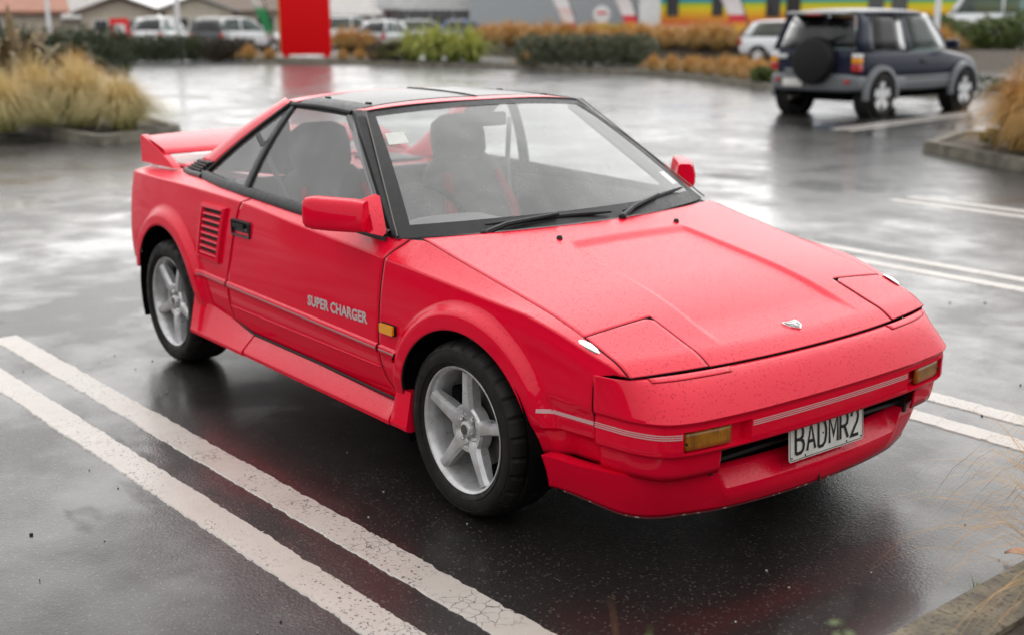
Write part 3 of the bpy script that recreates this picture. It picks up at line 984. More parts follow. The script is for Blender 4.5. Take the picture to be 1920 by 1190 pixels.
# ---- sill skirts
def skirt(x0, x1, zt, yt, name, s, n=30, endcap=True):
    prof = lambda x: [(YN(min(x, .80), .28) - .02, zt(x) - .002), (YN(min(x, .80), .30) + .006, zt(x)), (yt(x) - .004, .236), (yt(x), .226), (yt(x) - .002, .212), (yt(x) - .018, .206), (.72, .206)]
    V, F = [], []
    for i in range(n):
        x = lerp(x0, x1, i / (n - 1))
        V += [(x, s * h, z) for h, z in prof(x)]
    for i in range(n - 1):
        for k in range(6): F.append((i * 7 + k, (i + 1) * 7 + k, (i + 1) * 7 + k + 1, i * 7 + k + 1))
    F = fix(V, F, (0, s, 0))
    F.append(tuple(range(7))); F.append(tuple((n - 1) * 7 + k for k in reversed(range(7))))
    return raw(name, V, F, M['red'], car, 28)
for s in (-1, 1):
    skirt(-.342, .775, lambda x: .287, lambda x: .846, 'sill_skirt', s)
    skirt(.778, .880, lambda x: lerp(.315, .345, sst(.78, .80, x)), lambda x: .842, 'sill_skirt_end', s, 8)
    skirt(-.86, -.346, lambda x: lerp(.388, .292, sst(-.90, -.33, x)), lambda x: .852, 'rear_skirt', s, 24)
    # dark rubber along the top of the skirt
    b = MB(); b.tube([(x, s * (YN(min(x, .8), .30) + .004), z) for x, z in ((-.88, .392), (-.66, .362), (-.50, .326), (-.40, .301), (-.345, .292), (.2, .2905), (.77, .2905))], .0055, 6)
    b.build('skirt_seal', M['rubber'], car)

# ---- rear end: bumper wrap, deck, wing
RB = chain([(-1.945, -.2), (-1.948, 0), (-1.94, .25), (-1.915, .47), (-1.87, .62), (-1.80, .715), (-1.72, .768), (-1.643, .790)], 160)
k0 = min(range(160), key=lambda i: abs(RB[i].y)); RB = RB[k0:]; RB[0].y = 0
def rear(u, v):
    p = at_list(RB, u)
    a = [(0, .425, .035), (.06, .43, .012), (.12, .45, .0), (.40, .60, -.006), (.43, .612, -.006), (.45, .622, .004), (.8, .80, .016), (.93, .842, .030), (1.0, .858, .060)]
    for i in range(len(a) - 1):
        if v <= a[i + 1][0] + 1e-9:
            t = (v - a[i][0]) / (a[i + 1][0] - a[i][0]); z, d = lerp(a[i][1], a[i + 1][1], t), lerp(a[i][2], a[i + 1][2], t); break
    c_ = Vector((-1.2, 0)); dr = (p - c_).normalized()
    if u > .8: dr = dr.lerp(Vector((0, 1)), (u - .8) / .2).normalized()
    p = p - dr * d
    k = sst(.45, 1, u)
    tg = PS(-1.6435, lerp(s_of(-1.6435, .425), 1, (v / .8) * .72 if v < .8 else .72 + .28 * (v - .8) / .2))
    return (p.x, -p.y, z, k, tg, v)
_end = {}
def rear2(u, v):
    q = rear(u, v)
    e = rear(1, v); d = Vector(q[4]) - Vector(e[:3])
    p = Vector(q[:3]) + d * q[3]
    return tuple(p)
V, F = grid(60, 40, rear2)
F = fix(V, F, (-1, -1, 0)); n1 = len(V)
o = raw('rear_bumper', V + [(v[0], -v[1], v[2]) for v in V], F + [tuple(n1 + q for q in reversed(f)) for f in F], M['red'], car, 35)
o.modifiers.new('thick', 'SOLIDIFY').thickness = .008
def deck(u, v):
    x = lerp(-1.31, -1.90, u); ww = min(lerp(.615, .60, u), max(.3, .72 - 2.5 * max(0, -1.80 - x)))
    y = lerp(-ww, ww, v); return (x, y, .880 - .012 * sst(-1.75, -1.9, x) + .012 * (1 - (y / .6) ** 2) - .0)
V, F = grid(20, 24, deck); panel('boot_lid', V, F, M['red'], car, (0, 0, 1))
V, F = grid(6, 20, lambda u, v: (lerp(-.60, -1.305, u), lerp(-.60, .60, v), .885 - .008 * abs(lerp(-1, 1, v)) ** 3)); panel('engine_lid', V, F, M['red'], car, (0, 0, 1))
for s in (-1, 1):
    b = MB(); b.box((-1.0, s * .30, .892), (.30, .22, .012), bev=.003); b.build('engine_vent', M['black'], car)
# infill between rear wings and lids
for s in (-1, 1):
    V, F = grid(24, 5, lambda u, v: (lerp(-1.0, -1.89, u), s * lerp(YTc(max(-1.8, lerp(-1.0, -1.89, u))) + .004, .50, v), ZT(max(-1.8, lerp(-1.0, -1.89, u))) - .0035))
    panel('deck_side', V, F, M['red'], car, (0, 0, 1), .006)
# tail lamps
def rl(u, v, off): 
    q = Vector(rear2(u, v)); return (q.x - off, q.y, q.z)
for s in (1, -1):
    for nm, u0, u1, mt in (('tail_lamp', .48, .72, 'tail_lens'), ('reverse_lamp', .40, .475, 'plate'), ('tail_panel', .0, .395, 'black')):
        if mt == 'tail_lens' and 'tail_lens' not in M: M['tail_lens'] = mat('tail_lens', (.40, .01, .012), .2, 0, .6)
        V, F = grid(12, 6, lambda u, v: (lambda q: (q[0], s * q[1], q[2]))(rl(lerp(u0, u1, u), lerp(.52, .78, v), .008)))
        o = raw(nm, V, fix(V, F, (-1, 0, 0)), M[mt], car); o.modifiers.new('t', 'SOLIDIFY').thickness = .006
# wing
def wing(u, v):
    y = lerp(-.655, .655, u); k = abs(y) / .655
    xl = -1.49 - .03 * (1 - k * k); xt = lerp(-1.93, -1.775, k ** 2.2)
    prof = [(0, 0, 0), (.03, .010, 0), (.10, .017, 0), (.5, .020, 0), (.93, .012, 0), (1, .006, 0), (1, -.004, 0), (.5, -.012, 0), (.1, -.012, 0), (.02, -.007, 0), (0, 0, 0)]
    a = prof[int(round(v * 10))]
    zl = .934; zt = .992
    return (lerp(xl, xt, a[0]), y, lerp(zl, zt, a[0] ** .9) + a[1])
V, F = grid(40, 11, wing)
wingo = raw('rear_wing_spoiler', V, fix(V, F, (0, 0, 1)), M['red'], car, 50)
bm = bmesh.new(); bm.from_mesh(wingo.data); bmesh.ops.recalc_face_normals(bm, faces=bm.faces[:]); bm.to_mesh(wingo.data); bm.free(); wingo.data.set_sharp_from_angle(angle=R(50))
for s in (-1, 1):
    b = MB()
    poly = [(-1.355, .876), (-1.37, .888), (-1.46, .922), (-1.60, .965), (-1.74, 1.003), (-1.768, 1.007), (-1.782, .997), (-1.765, .93), (-1.755, .876)]
    Mx = Matrix(((1, 0, 0, 0), (0, 0, s, s * .630), (0, 1, 0, 0), (0, 0, 0, 1)))
    poly2 = poly
    nP = len(poly)
    VV = []
    for off, sc in ((0, .985), (.006, 1.0), (.028, 1.0), (.036, .985)):
        cx = sum(p[0] for p in poly) / nP; cz = sum(p[1] for p in poly) / nP
        for p in poly: VV.append(Mx @ Vector((cx + (p[0] - cx) * sc, cz + (p[1] - cz) * sc, off + .05 * (.95 - p[1]) * 2)))
    FF = [tuple(range(nP)), tuple(reversed(range(3 * nP, 4 * nP)))]
    for r in range(3): FF += [(r * nP + i, r * nP + (i + 1) % nP, (r + 1) * nP + (i + 1) % nP, (r + 1) * nP + i) for i in range(nP)]
    b.add(VV, FF); b.build('wing_support', M['red'], wingo, sharp=35)

# ---- greenhouse
Ab, At = Vector((.655, .752, .834)), Vector((.115, .556, 1.213))
Bb, Bt = Vector((-.435, .744, .860)), Vector((-.325, .557, 1.222))
Qb, Qt = Vector((-.49, .738, .864)), Vector((-.372, .552, 1.2185))
Qr = Vector((-.985, .676, .882))
WBc, WBe = Vector((.915, 0, .848)), Vector((.702, .748, .832))
WTc, WTe = Vector((.236, 0, 1.243)), Vector((.166, .534, 1.214))
def wscreen(u, v, off=0.0, iu=0, ivb=0, ivt=0):
    a = lerp(-1 + iu, 1 - iu, u); t = lerp(ivb, 1 - ivt, v)
    bq = Vector((lerp(WBc.x, WBe.x, a * a), WBe.y * a, lerp(WBc.z, WBe.z, a * a)))
    tq = Vector((lerp(WTc.x, WTe.x, a * a), WTe.y * a, lerp(WTc.z, WTe.z, a * a)))
    p = bq.lerp(tq, t)
    n = Vector((.58, 0, .80)); p += n * (.014 * math.sin(math.pi * t) + off)
    return tuple(p)
V, F = grid(40, 24, lambda u, v: wscreen(u, v))
screen = raw('windscreen', V, fix(V, F, (1, 0, 1)), M['screen'], car)
# dark border printed round the glass
b = MB()
for (u0, u1, v0, v1, nu, nv) in ((0, .034, 0, 1, 3, 24), (.966, 1, 0, 1, 3, 24), (.034, .966, 0, .085, 40, 4), (.034, .966, .955, 1, 40, 3)):
    V, F = grid(nu, nv, lambda u, v: wscreen(lerp(u0, u1, u), lerp(v0, v1, v), .0018))
    b.add(V, fix(V, F, (1, 0, 1)))
b.build('glass_border', M['black'], screen, norm=False)
# A pillars, with bright moulding
for s in (-1, 1):
    b = MB()
    def strip(P0, P1, Q0, Q1, off, n=16, m=4):
        """ruled strip between two edges, bulged outward"""
        def fn(u, v):
            p = P0.lerp(P1, u).lerp(Q0.lerp(Q1, u), v) + off * math.sin(math.pi * v)
            return (p.x, s * p.y, p.z)
        return grid(n, m, fn)
    out = Vector((.3, .75, .5)).normalized()
    e0, e1 = Ab + Vector((.012, -.004, -.004)), At + Vector((.0, .004, .004))
    w0, w1 = WBe + Vector((.0, 0, -.002)), WTe + Vector((.0, 0, 0))
    V, F = strip(e0, e1, w0 + Vector((.012, -.026, .002)), w1 + Vector((.008, -.024, .004)), out * .017)
    p_ = panel('windscreen_pillar', V, F, M['black'], car, (.3, s * .7, .5), .012)
    b = MB(); b.tube([(lerp(w0.x, w1.x, t / 8) + .012, s * (lerp(w0.y, w1.y, t / 8) + .002), lerp(w0.z, w1.z, t / 8) + .013) for t in range(9)], .0028, 6)
    b.build('bright_moulding', M['steel'], p_)
def quadglass(name, A, B_, C_, D_, s, bulge, mt, n=16, parent=None):
    def fn(u, v):
        p = A.lerp(B_, u).lerp(D_.lerp(C_, u), v); p = p + Vector((0, 1, .3)).normalized() * bulge * math.sin(math.pi * v)
        return (p.x, s * p.y, p.z)
    V, F = grid(n, n, fn)
    return raw(name, V, fix(V, F, (0, s, 0)), mt, parent or car)
BUL = .016
for s, d in ((-1, doors[0]), (1, doors[1])):
    up_ = Vector((0, -.004, 0))
    gl = quadglass('door_window', Bb + up_, Ab + up_, At + up_, Bt + up_, s, BUL, M['side_glass'])
    qg = quadglass('quarter_window', Qr, Qb, Qt, Qt + Vector((-.012, 0, .001)), s, BUL * .8, M['side_glass'])
    # black B pillar
    def bp_(u, v):
        p = (Bb + Vector((.004, .004, 0))).lerp(Qb + Vector((-.006, .004, 0)), v).lerp((Bt + Vector((.004, .004, 0))).lerp(Qt + Vector((-.004, .004, 0)), v), u)
        p = p + Vector((0, 1, .3)).normalized() * (BUL * math.sin(math.pi * u) + .004 * math.sin(math.pi * v)); return (p.x, s * p.y, p.z)
    V, F = grid(14, 5, bp_); panel('centre_pillar', V, F, M['black'], car, (0, s, 0), .012)
    # weather strips along the belt, the roof rail and the sail panel
    belt = [(.66, .757, .828), (.3, .755, .838), (.05, .753, .846), (-.2, .751, .853), (-.46, .749, .862), (-.7, .736, .869), (-.88, .714, .875), (-1.0, .692, .878)]
    V, F = [], []
    for x, h, z in belt: V += [(x, s * (h + .006), z - .010), (x, s * (h + .008), z + .004), (x, s * (h - .004), z + .024), (x, s * (h - .016), z + .030)]
    F = [(i * 4 + k, (i + 1) * 4 + k, (i + 1) * 4 + k + 1, i * 4 + k + 1) for i in range(len(belt) - 1) for k in range(3)]
    raw('belt_moulding', V, fix(V, F, (0, s, 0)), M['black'], car, 40)
    b = MB(); pts = [At, At.lerp(Bt, .25) + Vector((0, .002, .004)), At.lerp(Bt, .5) + Vector((0, .003, .006)), At.lerp(Bt, .75) + Vector((0, .002, .004)), Bt, Qt]
    b.tube([(p.x, s * (p.y + .002), p.z) for p in pts], .010, 8); b.build('roof_rail_seal', M['rubber'], car)
    pts = [Qt + (Qr - Qt) * t / 10 + Vector((0, 1, .3)).normalized() * BUL * .8 * math.sin(math.pi * t / 10) for t in range(11)]
    b = MB(); b.tube([(p.x, s * (p.y + .003), p.z + .004) for p in pts], .011, 8); b.build('quarter_window_seal', M['rubber'], car)
    b = MB(); b.tube([(p.x, s * (p.y - .002), p.z + .010) for p in (Qr.lerp(Qb, .02), Qr.lerp(Qb, .3), Qr.lerp(Qb, .6), Qb)], .012, 8); b.build('quarter_window_seal', M['rubber'], car)
# roof surface
ZRc = Curve((.24, 1.2435), (.1, 1.256), (-.1, 1.264), (-.3, 1.266), (-.5, 1.256), (-.6, 1.246))
ZRe = Curve((.17, 1.2145), (.1, 1.2165), (-.1, 1.224), (-.33, 1.226), (-.5, 1.222), (-.6, 1.21))
def roof(x, y):
    k = min(1, abs(y) / .558)
    return lerp(ZRc(x), ZRe(x), k ** 2.6)
def hd(u, v):
    a = lerp(-1, 1, v); y = a * .545
    x1 = lerp(WTc.x, WTe.x, a * a) - .006; x0 = lerp(.155, .105, a * a)
    x = lerp(x0, x1, u); return (x, y, roof(x, y) + .003)
V, F = grid(6, 40, hd); panel('roof_header', V, F, M['red'], car, (0, 0, 1), .02)
def rr(u, v):
    a = lerp(-1, 1, v); y = a * lerp(.550, .487, u)
    x = lerp(-.352, -.535 - .02 * a * a, u); return (x, y, roof(x, y) + .002 - .010 * sst(-.50, -.56, x))
V, F = grid(10, 40, rr); panel('rear_roof', V, F, M['red'], car, (0, 0, 1), .02)
for s in (-1, 1):
    def tp(u, v):
        y = lerp(.006, .556, v); x0 = lerp(.150, .100, (y / .545) ** 2); x = lerp(x0, -.347, u)
        return (x, s * y, roof(x, y) + .002 - .012 * sst(.50, .556, y))
    V, F = grid(16, 26, tp); tpn = panel('roof_panel', V, F, M['roof_glass'], car, (0, 0, 1), .012)
    def tpe(u, v):
        y = lerp(.455, .560, v); x0 = lerp(.150, .100, (y / .545) ** 2); x = lerp(x0 - .002, -.345, u)
        return (x, s * y, roof(x, min(y, .556)) + .0045 - .012 * sst(.50, .556, y))
    V, F = grid(16, 8, tpe); raw('panel_edge', V, fix(V, F, (0, 0, 1)), M['black'], tpn)
    for x in (.045, -.27):
        b = MB(); b.box((x, s * .44, roof(x, .44) + .004), (.03, .014, .008), bev=.002); b.build('panel_catch', M['rubber'], tpn)
b = MB(); b.tube([(x, 0, roof(x, 0) + .001) for x in (.150, .05, -.1, -.25, -.35)], .006, 6); b.build('roof_centre_seal', M['rubber'], car)
# sail panels behind the doors with black louvres at their foot
T1, T2 = Vector((-.355, .556, 1.224)), Vector((-.555, .488, 1.236))
B1, B2 = Vector((-.912, .668, .936)), Vector((-1.175, .618, .922))
L1, L2 = Vector((-1.012, .688, .880)), Vector((-1.318, .622, .872))
for s in (-1, 1):
    def cp(u, v):
        p = T1.lerp(B1, u).lerp(T2.lerp(B2, u), v) + Vector((-.1, .6, .8)).normalized() * (.014 * math.sin(math.pi * v) + .010 * math.sin(math.pi * u)); return (p.x, s * p.y, p.z)
    V, F = grid(24, 8, cp); panel('sail_panel', V, F, M['red'], car, (-.1, s * .6, .8), .014)
    def cpi(u, v):
        a = T2.lerp(L2, u); b_ = Vector((-.60, .44, .90)).lerp(Vector((-1.30, .56, .872)), u); p = a.lerp(b_, v); p = p + Vector((0, -.03, .02)) * math.sin(math.pi * v) * .3
        return (p.x, s * p.y, p.z)
    V, F = grid(20, 6, cpi); panel('sail_inner_panel', V, F, M['red'], car, (-.3, -s, .1), .008)
    b = MB()
    V, F = grid(3, 5, lambda u, v: (lambda p: (p.x, s * p.y, p.z))(B1.lerp(L1, u).lerp(B2.lerp(L2, u), v) + Vector((0, .4, .9)) * .004 * math.sin(math.pi * v)))
    lv = panel('louvre_panel', V, F, M['black'], car, (-.1, s * .6, .8), .008)
    for k in range(4):
        t = (k + .6) / 4.4
        a = B1.lerp(L1, t); c_ = B2.lerp(L2, t)
        b = MB(); b.tube([(p.x, s * (p.y + .006), p.z + .010) for p in (a.lerp(c_, .06), a.lerp(c_, .35), a.lerp(c_, .65), a.lerp(c_, .92))], .0065, 6); b.build('louvre', M['rubber'], lv)
    b = MB(); pts = [B1.lerp(B2, t / 6) for t in range(7)]
    b.tube([(p.x, s * (p.y + .004), p.z + .008) for p in pts], .006, 6); b.build('louvre_trim', M['black'], lv)
    # rear-edge seal under the sail
    b = MB(); b.tube([(p.x, s * (p.y + .004), p.z) for p in (L1 + Vector((.03, .005, -.002)), L1, L1.lerp(L2, .4) + Vector((-.02, .012, 0)), L1.lerp(L2, .8) + Vector((-.02, .008, 0)), L2)], .014, 8); b.build('sail_foot_moulding', M['black'], car)
# rear window
V, F = grid(12, 6, lambda u, v: (lerp(-.545, -.605, v), lerp(-.46, .46, u), lerp(1.232 + .012 * (1 - (2 * u - 1) ** 2), .90, v)))
raw('rear_window', V, fix(V, F, (-1, 0, 0)), M['rear_glass'], car)

# ---- door mirrors
for s in (-1, 1):
    m0 = empty('door_mirror', parent=car)
    bpy.data.objects.remove(m0)
    # housing: sections along its length, inner to outer
    secs = [((.612, .806, .906), .066, .050), ((.585, .832, .908), .074, .055), ((.52, .888, .912), .076, .056), ((.468, .920, .914), .072, .056), ((.444, .936, .915), .064, .051), ((.435, .942, .915), .050, .041)]
    ax = Vector((-.16, .13, .01)).normalized(); pr = Vector((.13, .16, 0)).normalized() ; upv = Vector((0, 0, 1))
    VV, FF = [], []
    n = 24
    for c_, w, hgt in secs:
        for k in range(n):
            a = 2 * math.pi * k / n
            ca, sa = math.cos(a), math.sin(a)
            sx = math.copysign(abs(ca) ** .34, ca); sz = math.copysign(abs(sa) ** .34, sa)
            top_ = 1.0 if sz > 0 else 1.0
            fr = w * (.72 if sx > 0 else .42)
            p = Vector(c_) + pr * fr * sx * (1 - .25 * (sz > 0) * abs(sz)) + upv * hgt * sz
            VV.append((p.x, s * p.y, p.z))
    for i in range(len(secs) - 1):
        for k in range(n): FF.append((i * n + k, i * n + (k + 1) % n, (i + 1) * n + (k + 1) % n, (i + 1) * n + k))
    FF.append(tuple(range(n))); FF.append(tuple(reversed(range((len(secs) - 1) * n, len(secs) * n))))
    b = MB(); b.add(VV, FF)
    mir = b.build('door_mirror', M['red'], car, sharp=38)
    if s > 0: mir.location.x = -.075      # this one is folded back a little
    md = mir.modifiers.new('soft', 'BEVEL'); md.width = .006; md.segments = 2; md.limit_method = 'ANGLE'; md.angle_limit = R(40)
    b = MB()
    foot = [(.655, .770, .838), (.650, .752, .850), (.565, .722, .962), (.545, .730, .968), (.515, .760, .858), (.535, .775, .842)]
    V0 = [(x, s * h, z) for x, h, z in foot]
    V1 = [(x - .012, s * (h + .045), lerp(z, .90, .22)) for x, h, z in foot]
    b.add(V0 + V1, [tuple(range(6)), tuple(range(11, 5, -1))] + [(i, (i + 1) % 6, 6 + (i + 1) % 6, 6 + i) for i in range(6)])
    b.build('mirror_foot', M['red'], mir, sharp=30)
    b = MB(); cc = Vector((.500, .868, .912)) - pr * .034
    V, F = grid(4, 4, lambda u, v: tuple((lambda p: (p.x, s * p.y, p.z))(cc + ax * lerp(-.085, .075, u) + upv * lerp(-.042, .042, v))))
    raw('mirror_glass', V, fix(V, F, (-1, 0, 0)), M['chrome'], mir)

# ---- wipers
def wiper(pts_u, name):
    """arm and blade lying on the lower windscreen"""
    (p0, p1, arm0) = pts_u
    P0, P1 = Vector(wscreen(*p0, .016)), Vector(wscreen(*p1, .016))
    b = MB(); b.tube([P0.lerp(P1, t / 6) + Vector((.0, 0, .003 * math.sin(math.pi * t / 6))) for t in range(7)], [.004, .007, .008, .008, .008, .007, .004], 6)
    w = b.build(name, M['rubber'], car)
    A0 = Vector(wscreen(*arm0, .012)); mid = P0.lerp(P1, .55) + Vector((.01, 0, .014))
    b = MB(); b.tube([A0, A0.lerp(mid, .3) + Vector((0, 0, .012)), mid], [.011, .009, .006], 6); b.build('wiper_arm', M['black'], w)
    b = MB(); b.lathe([(.014, 0), (.014, .012), (.008, .018), (.001, .018)], 12, 'z'); b.build('wiper_pivot', M['black'], w, loc=tuple(A0 - Vector((0, 0, .006))))
wiper(((.19, .03), (.535, .025), (.18, -.02)), 'wiper')
wiper(((.575, .02), (.92, .10), (.56, -.012)), 'wiper')
b = MB()
V, F = grid(30, 3, lambda u, v: (lerp(xrear(lerp(-.70, .70, u)) + .03, WBc.x - (WBc.x - WBe.x) * lerp(-1, 1, u) ** 2 - .01, v), lerp(-.72, .72, u), lerp(.812, .834, v) + .004 * (1 - lerp(-1, 1, u) ** 2)))
raw('cowl_panel', V, fix(V, F, (0, 0, 1)), M['black'], car)

# stickers on the screen
b = MB(); V, F = grid(2, 2, lambda u, v: wscreen(lerp(.045, .105, u), lerp(.70, .80, v), -.003)); raw('registration_label', V, fix(V, F, (1, 0, 1)), M['plate'], screen)
V, F = grid(2, 2, lambda u, v: wscreen(lerp(.925, .965, u), lerp(.16, .27, v), -.003)); raw('service_label', V, fix(V, F, (1, 0, 1)), M['plate'], screen)

# ---- cabin
def loft(name, rings, mt, parent, sharp=50, cap=True):
    n = len(rings[0]); V = sum([list(r) for r in rings], []); F = []
    for i in range(len(rings) - 1):
        for k in range(n): F.append((i * n + k, i * n + (k + 1) % n, (i + 1) * n + (k + 1) % n, (i + 1) * n + k))
    if cap: F += [tuple(range(n)), tuple(reversed(range((len(rings) - 1) * n, len(rings) * n)))]
    b = MB(); b.add(V, F); return b.build(name, mt, parent, sharp)
# dashboard: lofted profile across the car
def dash_ring(y):
    pod = math.exp(-((y + .36) / .20) ** 4) * .055
    P_ = [(.90, .80), (.78, .815), (.66, .812 + pod * .6), (.52, .80 + pod), (.44, .785 + pod), (.41, .75 + pod * .5), (.42, .66), (.50, .58), (.62, .52), (.90, .52)]
    return [(x - .10 * (abs(y) / .7) ** 2, y, z) for x, z in P_]
loft('dashboard', [dash_ring(lerp(-.70, .70, k / 28)) for k in range(29)], M['dash'], car, 60)
b = MB(); b.box((.05, 0, .42), (1.05, .26, .22), bev=.03); b.build('centre_tunnel', M['dash'], car)
b = MB(); b.box((.1, 0, .285), (1.5, 1.50, .03)); b.build('cabin_floor', M['under'], car)
b = MB(); b.box((-.60, 0, .60), (.05, 1.42, .60)); b.build('rear_bulkhead', M['cloth'], car)
for s in (-1, 1):
    V, F = grid(8, 4, lambda u, v: (lerp(-.50, .70, u), s * (lerp(.735, .70, v) if v < .9 else .715), lerp(.32, .835, v)))
    raw('door_card', V, fix(V, F, (0, -s, 0)), M['dash'], car)
    # seat
    def ring_(c_, w, d, ang, n=16):
        out = []
        for k in range(n):
            a = 2 * math.pi * k / n; ca, sa = math.cos(a), math.sin(a)
            px = math.copysign(abs(ca) ** .5, ca) * d; py = math.copysign(abs(sa) ** .5, sa) * w
            out.append((c_[0] + px * math.cos(ang), s * .365 + py, c_[1] + px * math.sin(ang)))
        return out
    seat = loft('seat', [ring_((lerp(-.28, -.495, t), lerp(.45, .93, t)), [.21, .24, .245, .23, .20, .15][i], [.07, .085, .08, .07, .06, .05][i], .42) for i, t in enumerate((0, .2, .45, .7, .9, 1))], M['cloth'], car)
    loft('headrest', [ring_((lerp(-.47, -.515, t), lerp(.90, 1.125, t)), [.10, .135, .14, .125, .08][i], [.045, .055, .055, .05, .03][i], .30) for i, t in enumerate((0, .25, .6, .88, 1))], M['cloth'], seat)
    loft('seat_base', [[(lerp(-.30, .20, t), s * .365 + wv * math.copysign(abs(math.sin(a)) ** .5, math.sin(a)), .42 + lerp(.0, .05, t) + .065 * math.copysign(abs(math.cos(a)) ** .5, math.cos(a))) for a in [2 * math.pi * k / 16 for k in range(16)]] for t, wv in ((0, .20), (.1, .24), (.5, .25), (.9, .24), (1, .18))], M['cloth'], seat)
    for q in (-1, 1):
        b = MB(); b.tube([(-.235, s * .365 + q * .165, .56), (-.31, s * .365 + q * .175, .72), (-.385, s * .365 + q * .14, .87)], [.018, .028, .015], 8); b.build('seat_insert', M['seat_red'], seat)
    b = MB(); b.tube([(-.48, s * .66, 1.10), (-.42, s * .60, .9), (-.30, s * .53, .60)], .012, 4); b.build('seat_belt', M['dash'], car)
sw = MB(); sw.lathe([(.178 + .014 * math.cos(a), .014 * math.sin(a)) for a in [2 * math.pi * k / 10 for k in range(10)]], 40, 'y', close=True)
swo = sw.build('steering_wheel', M['rubber'], car, loc=(.335, -.36, .775), rot=(R(-25), 0, R(90)))
b = MB(); b.lathe([(.001, -.02), (.05, -.02), (.06, 0), (.05, .03)], 20, 'y')
for a in (R(10), R(170), R(270)): b.tube([(.04 * math.cos(a), 0, .04 * math.sin(a)), (.175 * math.cos(a), 0, .175 * math.sin(a))], .012, 6)
b.build('wheel_boss', M['rubber'], swo)
b = MB(); b.box((.20, 0, 1.165), (.025, .22, .055), bev=.012); b.build('interior_mirror', M['rubber'], car)
for s in (-1, 1):
    b = MB(); b.tube([(.10, s * .55, 1.195), (.62, s * .715, .84)], .022, 8); b.build('pillar_trim', M['dash'], car)

# ---- underbody and wheel housings
b = MB(); b.box((.02, 0, .23), (3.3, 1.36, .05)); b.build('underbody', M['under'], car)
b = MB(); b.box((1.22, 0, .42), (1.10, .86, .34)); b.build('front_bay', M['under'], car)
b = MB(); b.box((1.60, 0, .41), (.30, 1.22, .20)); b.build('nose_structure', M['under'], car)
b = MB(); b.box((-1.23, 0, .53), (1.18, .86, .58)); b.build('rear_bay', M['under'], car)
b = MB(); b.box((-1.66, 0, .64), (.34, 1.30, .36)); b.build('tail_structure', M['under'], car)
for s in (-1, 1):
    for cx, cz, r in ARCH:
        V, F = grid(30, 4, lambda u, v: (cx + (r + .012) * math.cos(R(lerp(-22, 202, u))), s * lerp(.44, YN(cx, cz + r) - .022, v), cz + (r + .012) * math.sin(R(lerp(-22, 202, u)))))
        raw('wheel_housing', V, fix(V, F, (0, 0, -1)), M['under'], car)
    b = MB(); b.box((.10, s * .70, .44), (1.46, .05, .38)); b.build('door_beam', M['under'], car)
    b = MB(); b.box((-1.53, s * .70, .30), (.014, .20, .30), bev=.004); b.build('mud_flap', M['rubber'], car)
    b = MB(); b.box((.83, s * .745, .42), (.012, .14, .30)); b.build('splash_panel', M['under'], car)

